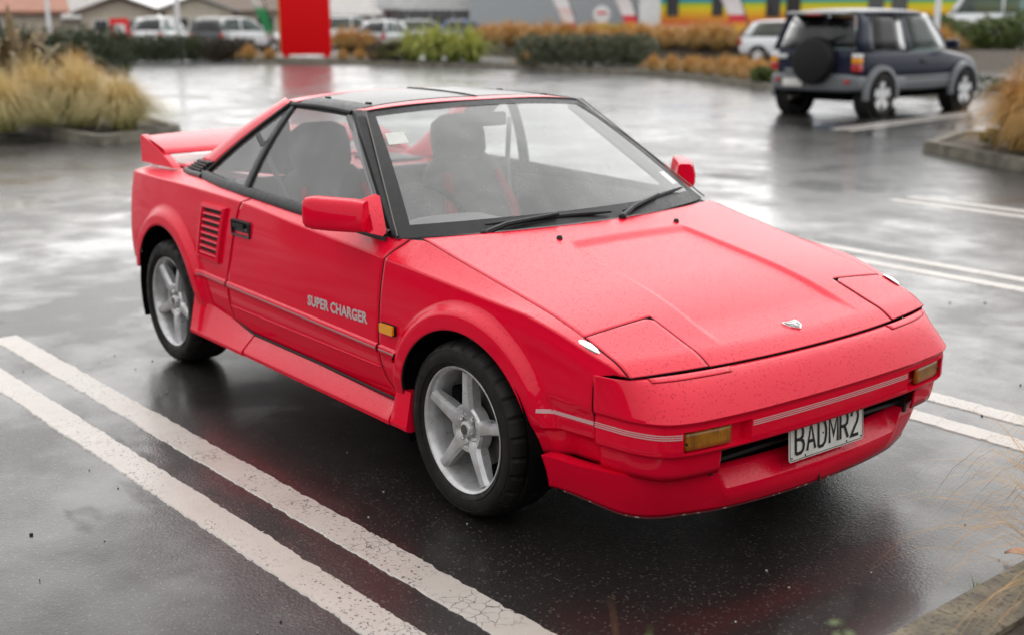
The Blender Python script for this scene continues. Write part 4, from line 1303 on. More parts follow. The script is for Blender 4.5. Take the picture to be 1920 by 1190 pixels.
# ---- wheels
def make_wheel():
    b = MB()
    b.lathe([(.172, .175), (.178, .10), (.184, .05), (.189, .026), (.193, .012), (.197, .004), (.2015, -.002), (.206, -.0035), (.209, .0), (.210, .006), (.206, .012), (.198, .018), (.190, .06), (.186, .10), (.180, .178), (.172, .175)], 72)
    wh = b.build('wheel', M['alloy'], car, sharp=35)
    sp = MB()
    for k in range(5):
        a0 = R(90 + 72 * k)
        Mx = Matrix.Rotation(-a0, 4, 'Y')
        # stations along r: (r, half width top, half width base, front y, back y)
        st = [(.036, .026, .030, .030, .060), (.060, .024, .032, .017, .058), (.085, .0175, .0250, .0115, .056), (.13, .0140, .0215, .008, .052), (.165, .0130, .0205, .006, .044), (.192, .0135, .0230, .006, .034)]
        VV, FF = [], []
        for r, wt, wb, yf, yb in st:
            for x, y in ((-wb, yb), (-wb * .97, yf + .015), (-wt, yf + .001), (-wt * .6, yf), (wt * .6, yf), (wt, yf + .001), (wb * .97, yf + .015), (wb, yb)):
                VV.append(Mx @ Vector((r, y, x)))
        for i in range(len(st) - 1):
            for j in range(8): FF.append((i * 8 + j, i * 8 + (j + 1) % 8, (i + 1) * 8 + (j + 1) % 8, (i + 1) * 8 + j))
        FF += [tuple(range(8)), tuple(range(len(st) * 8 - 8, len(st) * 8))]
        q = MB().add(VV, FF)
        q.build('spoke', M['alloy'], wh, sharp=18)
    b = MB(); b.lathe([(.001, .038), (.052, .038), (.058, .030), (.064, .0195), (.074, .017), (.080, .024), (.082, .060)], 40); b.build('hub', M['alloy'], wh, sharp=35)
    b = MB(); b.lathe([(.001, .010), (.018, .0105), (.024, .013), (.027, .018), (.028, .04)], 28); cc = b.build('centre_cap', M['alloy'], wh, sharp=35)
    b = MB(); b.lathe([(.001, .0088), (.017, .0092), (.017, .011)], 24); b.build('cap_face', M['steel'], cc, sharp=35)
    for k in range(4):
        a = R(45 + 90 * k + 12)
        b = MB(); b.lathe([(.0005, .016), (.006, .017), (.0085, .022), (.009, .04)], 8, c=(.044 * math.cos(a), 0, .044 * math.sin(a))); b.build('wheel_nut', M['chrome'], wh, sharp=30)
    b = MB(); b.lathe([(.05, .075), (.128, .075), (.130, .078), (.130, .092), (.05, .092)], 40); b.build('brake_disc', M['steel'], wh, sharp=35)
    b = MB(); b.box((-.115, .085, .045), (.05, .06, .11), bev=.012); b.build('brake_caliper', M['under'], wh)
    b = MB(); b.lathe([(.18, .11), (.05, .10)], 40); b.build('brake_shield', M['under'], wh)
    # tyre, with carved tread shoulders
    N = 168
    prof = [(.203, .012), (.207, .000), (.214, -.006), (.225, -.011), (.240, -.0135), (.256, -.0125), (.268, -.008), (.2735, -.003), (.278, .004), (.2825, .014), (.2855, .026), (.2862, .040), (.2805, .043), (.2805, .052), (.2872, .055), (.288, .075), (.288, .088), (.281, .091), (.281, .101), (.288, .104), (.288, .120), (.2872, .137), (.2805, .140), (.2805, .149), (.2862, .152), (.2855, .166), (.280, .182), (.270, .195), (.24, .205), (.21, .192)]
    def rad(k, j, r):
        if 7 <= j <= 11: return r - (.0062 if (k % 6) < 1 else 0)
        if 24 <= j <= 26: return r - (.0062 if (k % 6) < 1 else 0)
        if j in (14, 15, 16, 19, 20, 21): return r - (.005 if ((k + (j > 16) * 3) % 6) < 1 else 0)
        if j == 4: return r
        return r
    b = MB(); b.lathe(prof, N, rad=rad); ty = b.build('tyre', M['tyre'], wh, sharp=25)
    b = MB()
    for rr_ in (.2235, .2615): b.lathe([(rr_ - .0012, -.0112 + (.0008 if rr_ > .25 else 0)), (rr_, -.0135 if rr_ < .25 else -.0125), (rr_ + .0012, -.0112)], 72)
    b.build('sidewall_ring', M['tyre'], ty)
    return wh
wh = make_wheel()
wh.location = (1.16, -.812, .288)
wh.rotation_euler = (0, R(4), 0)
for x, y, rz, ry in ((-1.16, -.812, 0, 31), (1.16, .812, 180, 50), (-1.16, .812, 180, 10)):
    c_ = copy_tree(wh, car); c_.location = (x, y, .288); c_.rotation_euler = (0, R(ry), R(rz))
# ================================================================== surroundings
def P(u, v, d):
    """world point seen at bearing u / level v from the camera's standpoint, d metres away over the ground"""
    q = fw + rt2 * ((u - 960) / 2258.1) - up2 * ((v - 595) / 2258.1)
    k = d / math.hypot(q.x, q.y)
    return CAM + q * k
def G(u, d, z=0.0):
    p = P(u, 38, d); return Vector((p.x, p.y, z))
def facing(u): 
    q = G(u, 10) - Vector((CAM.x, CAM.y, 0)); return math.atan2(q.y, q.x) - math.pi / 2     # local +y points away from the camera

M['kerb'] = vary(mat('kerb_concrete', (.17, .15, .12), .8), (.19, .17, .13), (.075, .068, .05), 5, 5, .35, .65, .3, .01)
M['soil'] = vary(mat('soil', (.05, .038, .028), .9), (.035, .027, .02), (.09, .07, .05), 9, 5, .35, .65, .6, .03)
def kerb_bed(pts, w, h, lab, soil_z=None, name='kerb'):
    """closed kerb ring round a bed of soil"""
    n = len(pts); P_ = [Vector(p) for p in pts]
    area = sum(P_[i].x * P_[(i + 1) % n].y - P_[(i + 1) % n].x * P_[i].y for i in range(n))
    if area < 0: P_.reverse()
    inn = []
    for i in range(n):
        a, b_, c_ = P_[i - 1], P_[i], P_[(i + 1) % n]
        d0, d1 = (b_ - a).normalized(), (c_ - b_).normalized()
        nn = (Vector((-d0.y, d0.x)) + Vector((-d1.y, d1.x))).normalized()
        k = w / max(.4, nn.dot(Vector((-d0.y, d0.x)))); inn.append(b_ + nn * k)
    V = [(p.x, p.y, 0) for p in P_] + [(p.x + (q.x - p.x) * .1, p.y + (q.y - p.y) * .1, h) for p, q in zip(P_, inn)] + [(q.x, q.y, h) for q in inn] + [(q.x, q.y, h - .08) for q in inn]
    F = []
    for r in range(3): F += [(r * n + i, r * n + (i + 1) % n, (r + 1) * n + (i + 1) % n, (r + 1) * n + i) for i in range(n)]
    o = raw(name, V, F, M['kerb'], None, 30); tag(o, kind='structure')
    s = raw('garden_bed', [(q.x, q.y, h - .03) for q in inn], [tuple(range(n))], M['soil']); tag(s, kind='structure')
    return o

# ---- grasses and shrubs
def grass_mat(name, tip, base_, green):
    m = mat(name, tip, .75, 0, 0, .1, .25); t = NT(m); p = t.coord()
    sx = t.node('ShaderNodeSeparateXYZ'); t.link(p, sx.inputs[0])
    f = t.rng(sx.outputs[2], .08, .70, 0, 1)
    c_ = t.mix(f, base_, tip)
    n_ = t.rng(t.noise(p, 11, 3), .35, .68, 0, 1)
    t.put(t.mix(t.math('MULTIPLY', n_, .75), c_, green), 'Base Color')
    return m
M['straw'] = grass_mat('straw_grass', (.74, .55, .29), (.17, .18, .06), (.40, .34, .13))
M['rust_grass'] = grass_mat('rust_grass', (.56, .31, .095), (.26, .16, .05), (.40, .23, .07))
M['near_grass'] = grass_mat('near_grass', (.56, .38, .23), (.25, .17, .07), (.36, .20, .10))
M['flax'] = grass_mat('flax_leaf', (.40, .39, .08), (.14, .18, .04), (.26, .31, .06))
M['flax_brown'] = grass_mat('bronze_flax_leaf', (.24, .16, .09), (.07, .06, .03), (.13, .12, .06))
def leaf_mat(name, a, b_, c_):
    m = mat(name, a, .55, 0, 0, .1, .3); t = NT(m); p = t.coord()
    f = t.rng(t.noise(p, 5, 3), .35, .65, 0, 1); k = t.rng(t.noise(p, 40, 2), .4, .65, 0, 1)
    t.put(t.mix(t.math('MULTIPLY', k, .6), t.mix(f, a, b_), c_), 'Base Color'); return m
M['hedge'] = leaf_mat('hedge_leaf', (.026, .042, .014), (.045, .062, .022), (.065, .075, .035))
M['hedge_red'] = leaf_mat('bronze_hedge_leaf', (.045, .030, .020), (.065, .042, .028), (.03, .035, .016))
M['sage'] = leaf_mat('sage_leaf', (.085, .095, .055), (.065, .080, .04), (.12, .125, .075))
M['bright_leaf'] = leaf_mat('bright_leaf', (.075, .11, .025), (.05, .085, .02), (.11, .13, .03))
M['twig'] = mat('twig', (.06, .045, .03), .9)

def tussock_mesh(name, n, h, r, w, mt, droop=.55, seed=1, seg=5, upright=.25):
    rnd = random.Random(seed); V, F = [], []
    for i in range(n):
        a = rnd.uniform(0, 2 * math.pi); L = h * rnd.uniform(.55, 1.15); lean = rnd.random() ** .55
        b0 = Vector((math.cos(a), math.sin(a), 0)) * rnd.uniform(0, .16) * r
        a2 = a + rnd.gauss(0, .45); out = Vector((math.cos(a2), math.sin(a2), 0)); side = Vector((-out.y, out.x, 0))
        reach = r * lean * rnd.uniform(.6, 1.1); ht = L * (1 - .30 * lean); dr = droop * lean ** 1.5 * L
        ww = w * rnd.uniform(.6, 1.2); k0 = len(V); tw = rnd.uniform(-.6, .6)
        for s_ in range(seg + 1):
            t = s_ / seg
            p = b0 + out * (reach * t ** 1.25) + Vector((0, 0, ht * (1 - (1 - t) ** 1.7) - dr * t ** 3))
            p += side * tw * .08 * t * t * L
            q = side * ww * (1 - t ** 1.5) * .5 + side * ww * .06
            V += [tuple(p - q), tuple(p + q)]
        F += [(k0 + 2 * s_, k0 + 2 * s_ + 1, k0 + 2 * s_ + 3, k0 + 2 * s_ + 2) for s_ in range(seg)]
    me = bpy.data.meshes.new(name); me.from_pydata(V, [], F); me.materials.append(mt); me.shade_smooth()
    return me
def leafy_mesh(name, n, blobs, size, mt, seed=1, twigs=0):
    """leaf faces spread through lumps (cx, cy, cz, rx, ry, rz), denser towards the outside"""
    rnd = random.Random(seed); V, F = [], []
    for i in range(n):
        c_ = rnd.choice(blobs)
        d = Vector((rnd.gauss(0, 1), rnd.gauss(0, 1), rnd.gauss(0, 1))).normalized()
        rr_ = rnd.uniform(.45, 1.0) ** .5 * (1 + .10 * math.sin(7 * d.x + 5 * d.z + 4 * d.y + c_[0] * 9) + rnd.gauss(0, .035))
        p = Vector((c_[0] + d.x * c_[3] * rr_, c_[1] + d.y * c_[4] * rr_, c_[2] + d.z * c_[5] * rr_))
        if p.z < .03: continue
        a = Vector((rnd.gauss(0, 1), rnd.gauss(0, 1), rnd.gauss(0, .7))).normalized(); b_ = a.cross(Vector((rnd.gauss(0, 1), rnd.gauss(0, 1), rnd.gauss(0, 1)))).normalized()
        s_ = size * rnd.uniform(.6, 1.4); k = len(V)
        V += [tuple(p - a * s_), tuple(p - b_ * s_ * .45), tuple(p + a * s_), tuple(p + b_ * s_ * .45)]; F.append((k, k + 1, k + 2, k + 3))
    me = bpy.data.meshes.new(name); me.from_pydata(V, [], F); me.materials.append(mt)
    return me
def put(name, me, loc, rz=0, sc=1, label=None, cat=None, group=None):
    o = bpy.data.objects.new(name, me); C.objects.link(o); o.location = loc; o.rotation_euler = (0, 0, rz)
    o.scale = (sc, sc, sc) if not isinstance(sc, tuple) else sc
    tag(o, label, cat, group); return o
def shrub(name, n, blobs, size, mt, loc, rz, label, cat, group=None, seed=3, stems=4):
    o = put(name, leafy_mesh(name, n, blobs, size, mt, seed), loc, rz, 1, label, cat, group)
    rnd = random.Random(seed); 
    b = MB()
    for k in range(stems):
        c_ = blobs[k % len(blobs)]
        b.tube([(c_[0] + rnd.gauss(0, .05), c_[1], 0), (c_[0] + rnd.gauss(0, .1), c_[1] + rnd.gauss(0, .1), c_[2] * .6), (c_[0] + rnd.gauss(0, .25) * c_[3], c_[1] + rnd.gauss(0, .25) * c_[4], c_[2] + c_[5] * .5)], [.03, .02, .008], 5)
    b.build('stem', M['twig'], o)
    return o

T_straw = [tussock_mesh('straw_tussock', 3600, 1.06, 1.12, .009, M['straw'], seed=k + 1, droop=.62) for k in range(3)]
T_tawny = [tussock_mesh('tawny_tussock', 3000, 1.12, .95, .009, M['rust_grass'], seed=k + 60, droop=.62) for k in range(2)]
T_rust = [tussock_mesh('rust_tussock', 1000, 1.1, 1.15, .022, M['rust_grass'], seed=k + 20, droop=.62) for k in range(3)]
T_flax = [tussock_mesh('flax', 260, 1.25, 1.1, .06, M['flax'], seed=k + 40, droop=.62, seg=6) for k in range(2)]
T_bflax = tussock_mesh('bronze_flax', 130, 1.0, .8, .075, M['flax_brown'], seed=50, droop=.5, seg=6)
rnd = random.Random(11)

# left bed with straw tussocks
kerb_bed([(-19.5, 2.15), (-11.6, 2.42), (-11.42, 2.55), (-12.05, 3.75), (-12.4, 4.0), (-20, 5.2)], .15, .13, '')
for k, (u, d, s) in enumerate(((218, 17.7, .78), (138, 18.5, .96), (52, 19.0, .98), (-14, 18.0, .84), (120, 21.2, .95))):
    put('tussock', T_straw[k % 3], G(u, d, .10), rnd.uniform(0, 6), s, 'golden straw tussock clump in the kerbed bed beyond the car spoiler', 'tussock', 'straw tussocks in the bed behind the coupe')
put('tussock', T_rust[0], G(133, 27, .0), 1, 1.0, 'orange tussock clump standing alone before the long clipped hedge', 'tussock')
put('flax_plant', T_bflax, G(14, 20.4, .05), 0, 1.95, 'large bronze flax with drooping strap leaves beside straw tussocks', 'flax plant')
shrub('hedge', 9000, [(x, 0, .72, .55, .6, .72) for x in (-1.2, -.6, 0, .6, 1.2, 1.8)], .055, M['hedge'], G(75, 35), facing(75), 'dark green hedge block behind the bronze flax', 'hedge')
# long clipped hedge, its right end bronze
shrub('hedge', 14000, [(x, y, .50, .42, .5, .58) for x in [-2.2 + .36 * k for k in range(11)] for y in (-.3, .3)], .05, M['hedge'], G(295, 50.5), facing(295), 'long clipped dark green hedge between the car park and houses', 'hedge', seed=5)
shrub('hedge', 7000, [(x, y, .42, .42, .5, .50) for x in [-.75 + .36 * k for k in range(5)] for y in (-.3, .3)], .05, M['hedge_red'], G(427, 50.2), facing(427), 'bronze brown clipped hedge at the end of the green one', 'hedge', seed=6)
# middle kerbed strip
strip = [(470, 47.2), (600, 46.0), (730, 44.0), (860, 41.8), (980, 39.2), (1110, 37.0), (1235, 34.8), (1350, 31.4), (1450, 27.8), (1500, 26.6)]
front = [G(u, d) for u, d in strip]; back = [G(u, d + (4.0 if u < 700 else 3.4)) for u, d in reversed(strip)]
kerb_bed([(p.x, p.y) for p in front + back], .16, .14, '')
G2 = 'rust tussocks in the planted strips'
L2 = 'low orange tussock clump in the planted strip across the car park'
for u, d, s in ((463, 49.0, .62), (502, 48.5, .5), (640, 47.5, .45), (672, 47.2, .48), (700, 46.6, .4), (985, 40.8, .5), (1228, 36.0, .5), (1262, 34.9, .55), (1295, 34.3, .52), (1330, 33.2, .5), (1362, 32.4, .62), (1395, 31.3, .62), (1425, 30.2, .6), (1448, 29.6, .55), (1310, 35.5, .5), (1378, 33.5, .5)):
    put('tussock', T_rust[int(u) % 3], G(u, d, .08), rnd.uniform(0, 6), s, L2, 'tussock', G2)
shrub('shrub', 2200, [(x, 0, .36, .4, .4, .38) for x in (-.3, .1, .4)], .05, M['hedge_red'], G(722, 45.2, .08), facing(720), 'small dark brown shrub at the foot of the yellow-green flax', 'shrub', seed=8)
for u, d, s in ((770, 45.3, 1.1), (812, 44.9, 1.25), (850, 44.2, 1.15), (884, 43.4, 1.1)):
    put('flax_plant', T_flax[int(u) % 2], G(u, d, .08), rnd.uniform(0, 6), (s * 1.15, s * 1.15, s * 1.05), 'yellow-green flax with arching leaves in the planted strip', 'flax plant', 'green flax plants in the strip')
shrub('shrub', 9000, [(x, y, .55, .62, .6, .52) for x, y in ((-1.7, 0), (-1.05, .2), (-.5, -.15), (.1, .1), (.7, -.1), (1.25, .2), (1.75, 0))], .055, M['sage'], G(1100, 38.8, .08), facing(1100), 'wide grey-green rounded shrub in the planted strip', 'shrub', seed=9, stems=7)
shrub('shrub', 900, [(0, 0, .2, .3, .3, .2)], .05, M['bright_leaf'], G(1436, 28.9, .1), 0, 'small yellow-green weed among orange grass beside the navy vehicle', 'shrub', seed=12, stems=2)

# raised bed of rust tussocks on the far side of the lane
M['mulch'] = M['soil']
bank_pts = [(640, 60), (760, 62), (880, 58), (1000, 54), (1120, 51), (1250, 48.5), (1380, 46), (1460, 46)]
V = []
for u, d in bank_pts:
    for dd, z in ((0, .0), (.5, .35), (3, .55), (10, .6)): V.append(tuple(G(u, d + dd, z)))
F = [(i * 4 + k, (i + 1) * 4 + k, (i + 1) * 4 + k + 1, i * 4 + k + 1) for i in range(len(bank_pts) - 1) for k in range(3)]
bk = raw('planted_bank', V, fix(V, F, (0, 0, 1)), M['soil']); tag(bk, kind='structure')
for i in range(34):
    u = 900 + (1460 - 900) * (i + .5 + rnd.uniform(-.3, .3)) / 34
    d0 = Curve(*[(a, b_) for a, b_ in bank_pts])(u)
    d = d0 + (1.0, 2.6, 4.5)[i % 3]
    put('tussock', T_rust[i % 3], G(u, d, .42), rnd.uniform(0, 6), rnd.uniform(.9, 1.15), 'orange tussock clump on the bank before the rainbow wall', 'tussock', 'rust tussocks on the far bank')
for u, d, s in ((640, 60, 1.15), (662, 61, 1.2), (684, 60, 1.0), (700, 60.5, .8)):
    put('tussock', T_rust[int(u) % 3], G(u, d, .15), rnd.uniform(0, 6), s, 'orange tussock clump just past the tall red sign', 'tussock', 'rust tussocks behind the red sign')
shrub('shrub', 2500, [(x, 0, .45, .7, .5, .35) for x in (-.8, 0, .8)], .07, M['flax'], G(1150, 58, .55), facing(1150), 'low yellow-green ground shrub on the bank below the banners', 'shrub', seed=14)

# right-hand bed: kerb tip, tall tussock, leafy shrub
kerb_bed([(-4.3, 9.9), (-4.35, 10.15), (-4.78, 11.4), (-3.8, 12.2), (-1.2, 12.2), (-1.3, 8.65), (-2.5, 8.95)], .14, .13, '')
for (x, y, s) in ((-3.05, 10.0, .98), (-2.35, 9.75, 1.0), (-2.55, 10.8, 1.1)):
    put('tussock', T_tawny[int(s * 10) % 2], (x, y, .1), rnd.uniform(0, 6), s, 'tall tawny tussock grass in the kerbed bed near the navy vehicle', 'tussock', 'tawny tussocks in the right bed')
shrub('shrub', 500, [(0, 0, .10, .22, .22, .10)], .03, M['bright_leaf'], (-3.55, 10.25, .10), 0, 'small bright green weed at the kerb tip by tawny grass', 'weed', seed=15, stems=1)
shrub('shrub', 1600, [(0, 0, 1.3, .5, .5, .5), (.3, .2, 1.0, .5, .5, .5)], .06, M['bright_leaf'], (-3.3, 12.1, .1), 0, 'pale green leafy shrub behind tawny tussocks', 'shrub', seed=16)
# hedge bank at the right
shrub('hedge', 14000, [(x, y, .75 + .15 * math.sin(x * 2), .9, .8, .62) for x in (-3.6, -2.7, -1.8, -.9, 0, .9, 1.8, 2.7, 3.6) for y in (0, 1.2)], .09, M['bright_leaf'], G(1865, 45, .25), facing(1865), 'broad mounded green hedge on the mulched bank beyond the navy vehicle', 'hedge', seed=17, stems=9)
V, F = grid(8, 3, lambda u, v: tuple(G(lerp(1740, 1990, u), lerp(38.5, 46, v), (0, .5, .55)[int(v * 2 + .01)])))
bk = raw('mulched_bank', V, fix(V, F, (0, 0, 1)), M['soil']); tag(bk, kind='structure')
for u, d in ((1770, 43), (1780, 45)):
    put('tussock', T_rust[0], G(u, d, .45), 1, .9, 'orange tussock clump beside the mounded green hedge', 'tussock', 'tussocks by the green hedge')
kerb_bed([tuple(G(u, d).xy) for u, d in ((1575, 26.2), (1700, 26.6), (1800, 26.4), (1815, 29), (1700, 30), (1560, 30))], .15, .13, '')
shrub('shrub', 700, [(0, 0, .2, .5, .4, .2), (.5, 0, .15, .4, .3, .15)], .05, M['hedge'], G(1858, 27.5, .0), 0, 'low dark weed patch at the kerb past the navy vehicle front', 'weed', seed=18, stems=2)

# ---- signs, poles, banners
M['sign_red'] = mat('sign_red', (.68, .002, .005), .45, spec=.15)
M['white'] = vary(mat('white_paint', (.72, .72, .72), .5), (.74, .74, .74), (.62, .62, .61), 2)
M['pole'] = mat('pole_white', (.70, .71, .72), .4)
M['dark_win'] = mat('dark_window', (.022, .024, .027), .12, 0, .6, .05)
def fbox(b, w, d, h, x=0, y=0, z=0, bev=0.0): return b.box((x, y, z + h / 2), (w, d, h), bev=bev)
s_ = empty('pylon_sign', G(572, 53.2), facing(572)); tag(s_, 'tall plain red pylon sign standing on two short feet in the planted strip', 'sign')
fbox(MB(), 2.12, .35, 6.2, 0, 0, .16, .03).build('sign_panel', M['sign_red'], s_)
fbox(MB(), .05, .37, 6.1, -1.09, 0, .2).build('sign_edge', M['rust_grass'], s_)
for x in (-.85, .85): fbox(MB(), .26, .3, .25, x, 0, -.05).build('foot', M['sign_red'], s_)
s_ = empty('notice_sign', G(223, 60), facing(223)); tag(s_, 'small square red sign with a white panel before the beige house', 'sign')
fbox(MB(), .86, .1, .92, 0, 0, .78, .02).build('sign_panel', M['sign_red'], s_)
fbox(MB(), .50, .03, .46, 0, -.06, 1.0, .0).build('sign_face', M['white'], s_)
for x in (-.3, .3): fbox(MB(), .07, .07, .8, x, 0, 0).build('post', M['sign_red'], s_)
for u, d, r, lab in ((333, 62, .11, 'thick white lamp pole among the parked cars'), (91, 62, .09, 'thin white pole beside the beige house'), (1757, 34, .075, 'slim white pole behind the navy vehicle'), (700, 64, .05, 'thin pale pole behind the rust grass past the red sign')):
    b = MB(); b.tube([(0, 0, 0), (0, 0, 3), (0, 0, 7)], [r * 1.1, r, r * .8], 12)
    o = b.build('lamp_pole', M['pole'], None); o.location = G(u, d); tag(o, lab, 'pole')
    b = MB(); b.lathe([(r * 2, 0), (r * 2, .05), (r * 1.2, .08)], 12, 'z'); b.build('base_plate', M['pole'], o)
def banner_mat(name, bands):
    """cloth printed in bands along its height (z, colour)"""
    m = mat(name, (.7, .7, .7), .7); t = NT(m); sx = t.node('ShaderNodeSeparateXYZ'); t.link(t.coord(), sx.inputs[0])
    f = t.rng(sx.outputs[2], 0, 4, 0, 1); cr = t.node('ShaderNodeValToRGB'); el = cr.color_ramp; el.interpolation = 'LINEAR'
    while len(el.elements) > 1: el.elements.remove(el.elements[-1])
    for i, (z, c_) in enumerate(bands):
        e = el.elements[0] if i == 0 else el.elements.new(z / 4)
        e.position = z / 4; e.color = (*c_, 1)
    t.link(f, cr.inputs[0]); t.put(cr.outputs[0], 'Base Color'); return m
Wt = (.72, .72, .74); Rd = (.62, .03, .06)
M['flag_a'] = banner_mat('red_white_banner', [(.7, (.6, .12, .14)), (1.0, Rd), (1.3, Rd), (1.5, Wt), (2.0, (.68, .5, .5)), (2.1, Wt), (2.9, Wt), (3.1, Rd)])
M['flag_b'] = banner_mat('rainbow_foot_banner', [(.75, (.05, .12, .55)), (.95, (.05, .35, .6)), (1.1, (.75, .6, .02)), (1.35, (.75, .3, .02)), (1.5, Rd), (1.7, Rd), (1.75, Wt), (3.2, (.5, .45, .5))])
M['flag_c'] = banner_mat('green_banner', [(.8, Wt), (1.2, (.02, .30, .10)), (2.0, (.02, .32, .11)), (2.3, Wt), (3.2, (.04, .3, .14))])
def banner(u, d, mt, lab, h=3.4, z0=.75, w=.72, tilt=1.0):
    r = empty('feather_banner', G(u, d), facing(u)); tag(r, lab, 'banner')
    def fn(a, t):
        z = lerp(z0, h, t); ww = w * (.55 + .45 * math.sin(min(1, t * 1.3) * math.pi * .5)) * (1 - sst(.82, 1, t) * .75)
        x = lerp(0, -ww, a) - tilt * t * t; return (x, .06 * math.sin(5 * t + 3 * a) * a, z)
    V, F = grid(6, 20, fn); o = raw('cloth', V, F, mt, r); o.modifiers.new('t', 'SOLIDIFY').thickness = .004
    b = MB(); b.tube([(.02, 0, 0), (.02, 0, .75), (-.06, 0, 1.5), (-.33, 0, 2.3), (-.75, 0, 3.0), (-1.15, 0, 3.42)], .022, 6); b.build('mast', M['black'], r)
    fbox(MB(), .45, .45, .04).build('base', M['black'], r)
banner(1082, 54, M['flag_a'], 'white and red feather banner on the grassy bank by the grey wall')
banner(1199, 53, M['flag_b'], 'white feather banner with rainbow foot beside the white pillar')
banner(1404, 50, M['flag_b'], 'white feather banner with rainbow foot standing behind the white hatchback', w=.8)
banner(512, 55, M['flag_c'], 'green and white feather banner next to the tall red sign', w=.55)
r = empty('round_sign', G(1128, 62, .5), facing(1128)); tag(r, 'round white sign on an orange and red stand before the grey wall', 'sign')
M['orange'] = mat('orange_paint', (.62, .22, .03), .5)
fbox(MB(), .75, .3, .55, 0, 0, .35, .05).build('stand', M['orange'], r); fbox(MB(), .5, .32, .4, 0, 0, .02, .05).build('stand_foot', M['sign_red'], r)
b = MB(); b.lathe([(.001, -.08), (.40, -.08), (.43, -.04), (.43, .04), (.40, .08), (.001, .08)], 28, c=(0, 0, 1.28)); b.build('disc', M['white'], r)
fbox(MB(), .5, .02, .1, 0, -.09, 1.33).build('disc_print', M['sign_red'], r)

# ---- buildings
def wins(parent, specs, y, frame_m, pane_m, fw_=.07):
    for (x, z, w, h) in specs:
        b = MB()
        for dx, dz, ww, hh in ((0, h / 2 - fw_ / 2, w, fw_), (0, -h / 2 + fw_ / 2, w, fw_), (-w / 2 + fw_ / 2, 0, fw_, h - 2 * fw_), (w / 2 - fw_ / 2, 0, fw_, h - 2 * fw_)):
            b.box((x + dx, y - .035, z + dz), (ww, .07, hh))
        f = b.build('window', frame_m, parent)
        b = MB(); b.box((x, y - .012, z), (w - fw_, .02, h - fw_)); b.build('pane', pane_m, f)
# rainbow-painted hall
M['rainbow'] = mat('rainbow_wall', (.6, .3, .1), .6)
t = NT(M['rainbow']); sx = t.node('ShaderNodeSeparateXYZ'); t.link(t.coord(), sx.inputs[0]); cr = t.node('ShaderNodeValToRGB')
t.link(t.rng(sx.outputs[2], 0, 4, 0, 1), cr.inputs[0]); el = cr.color_ramp
while len(el.elements) > 1: el.elements.remove(el.elements[-1])
for i, (z, c_) in enumerate(((1.15, (.62, .16, .12)), (1.38, (.66, .10, .02)), (1.62, (.74, .26, .01)), (1.95, (.78, .44, .008)), (2.2, (.74, .58, .01)), (2.4, (.50, .52, .015)), (2.52, (.16, .42, .04)), (2.62, (.02, .30, .36)), (2.75, (.01, .22, .55)), (3.6, (.01, .14, .5)))):
    e = el.elements[0] if i == 0 else el.elements.new(z / 4)
    e.position = z / 4; e.color = (*c_, 1)
t.put(cr.outputs[0], 'Base Color')
r = empty('rainbow_hall', G(1545, 76), facing(1545)); tag(r, 'long hall painted in horizontal rainbow bands with dark windows', 'building')
fbox(MB(), 21.6, 10, 4.6, 0, 5, 0).build('wall', M['rainbow'], r)
fbox(MB(), 22.4, 11, .3, 0, 5, 4.6).build('roof', M['white'], r)
fbox(MB(), 21.7, .12, 1.1, 0, -.05, 0).build('plinth', M['white'], r)
def ux(u, c0, d): return (u - c0) * d / 2258.1 * 1.02
M['brown_win'] = mat('brown_door', (.07, .045, .03), .3, 0, .4)
wins(r, [(ux(u, 1545, 76), 2.55, w, 1.6) for u, w in ((1283, .72), (1362, .65))] , 0, M['dark_win'], M['dark_win'])
wins(r, [(ux(u, 1545, 76), 2.5, w, 1.7) for u, w in ((1458, .85), (1492, .85), (1630, .9), (1668, .9), (1775, 1.0))], 0, M['brown_win'], M['dark_win'])
r = empty('white_pillar', G(1218, 74.5), facing(1218)); tag(r, 'broad white pillar at the end of the rainbow hall', 'building'); fbox(MB(), 1.25, 1.2, 4.6).build('shaft', M['white'], r); fbox(MB(), 1.4, 1.35, .25).build('foot', M['kerb'], r)
# grey clad shed
M['grey_clad'] = mat('grey_cladding', (.36, .385, .40), .5); t = NT(M['grey_clad']); wv = t.node('ShaderNodeTexWave'); wv.inputs['Scale'].default_value = 3.2; t.link(t.coord(), wv.inputs['Vector']); t.bump(wv.outputs['Fac'], .5, .03)
r = empty('grey_shed', G(1050, 88), facing(1050)); tag(r, 'big grey clad shed wall behind the banners', 'building')
fbox(MB(), 12.9, 12, 6, 0, 6, .3).build('wall', M['grey_clad'], r); fbox(MB(), 12.95, .1, .5, 0, -.06, .3).build('plinth', M['kerb'], r); fbox(MB(), 13.4, 12.5, .25, 0, 6, 6.3).build('roof', M['white'], r)
# shop with a white awning
r = empty('shop', G(808, 92), facing(808)); tag(r, 'low shop with a deep white fascia over dark glass front', 'building')
fbox(MB(), 7.2, 10, 2.35, 0, 5.2, 0).build('wall', M['grey_clad'], r)
fbox(MB(), 7.8, 3, 1.6, -.1, 1.3, 2.4, .04).build('fascia', M['white'], r)
wins(r, [(x, 1.35, 1.55, 1.9) for x in (-2.6, -.9, .8, 2.5)], .18, M['dark_win'], M['dark_win'])
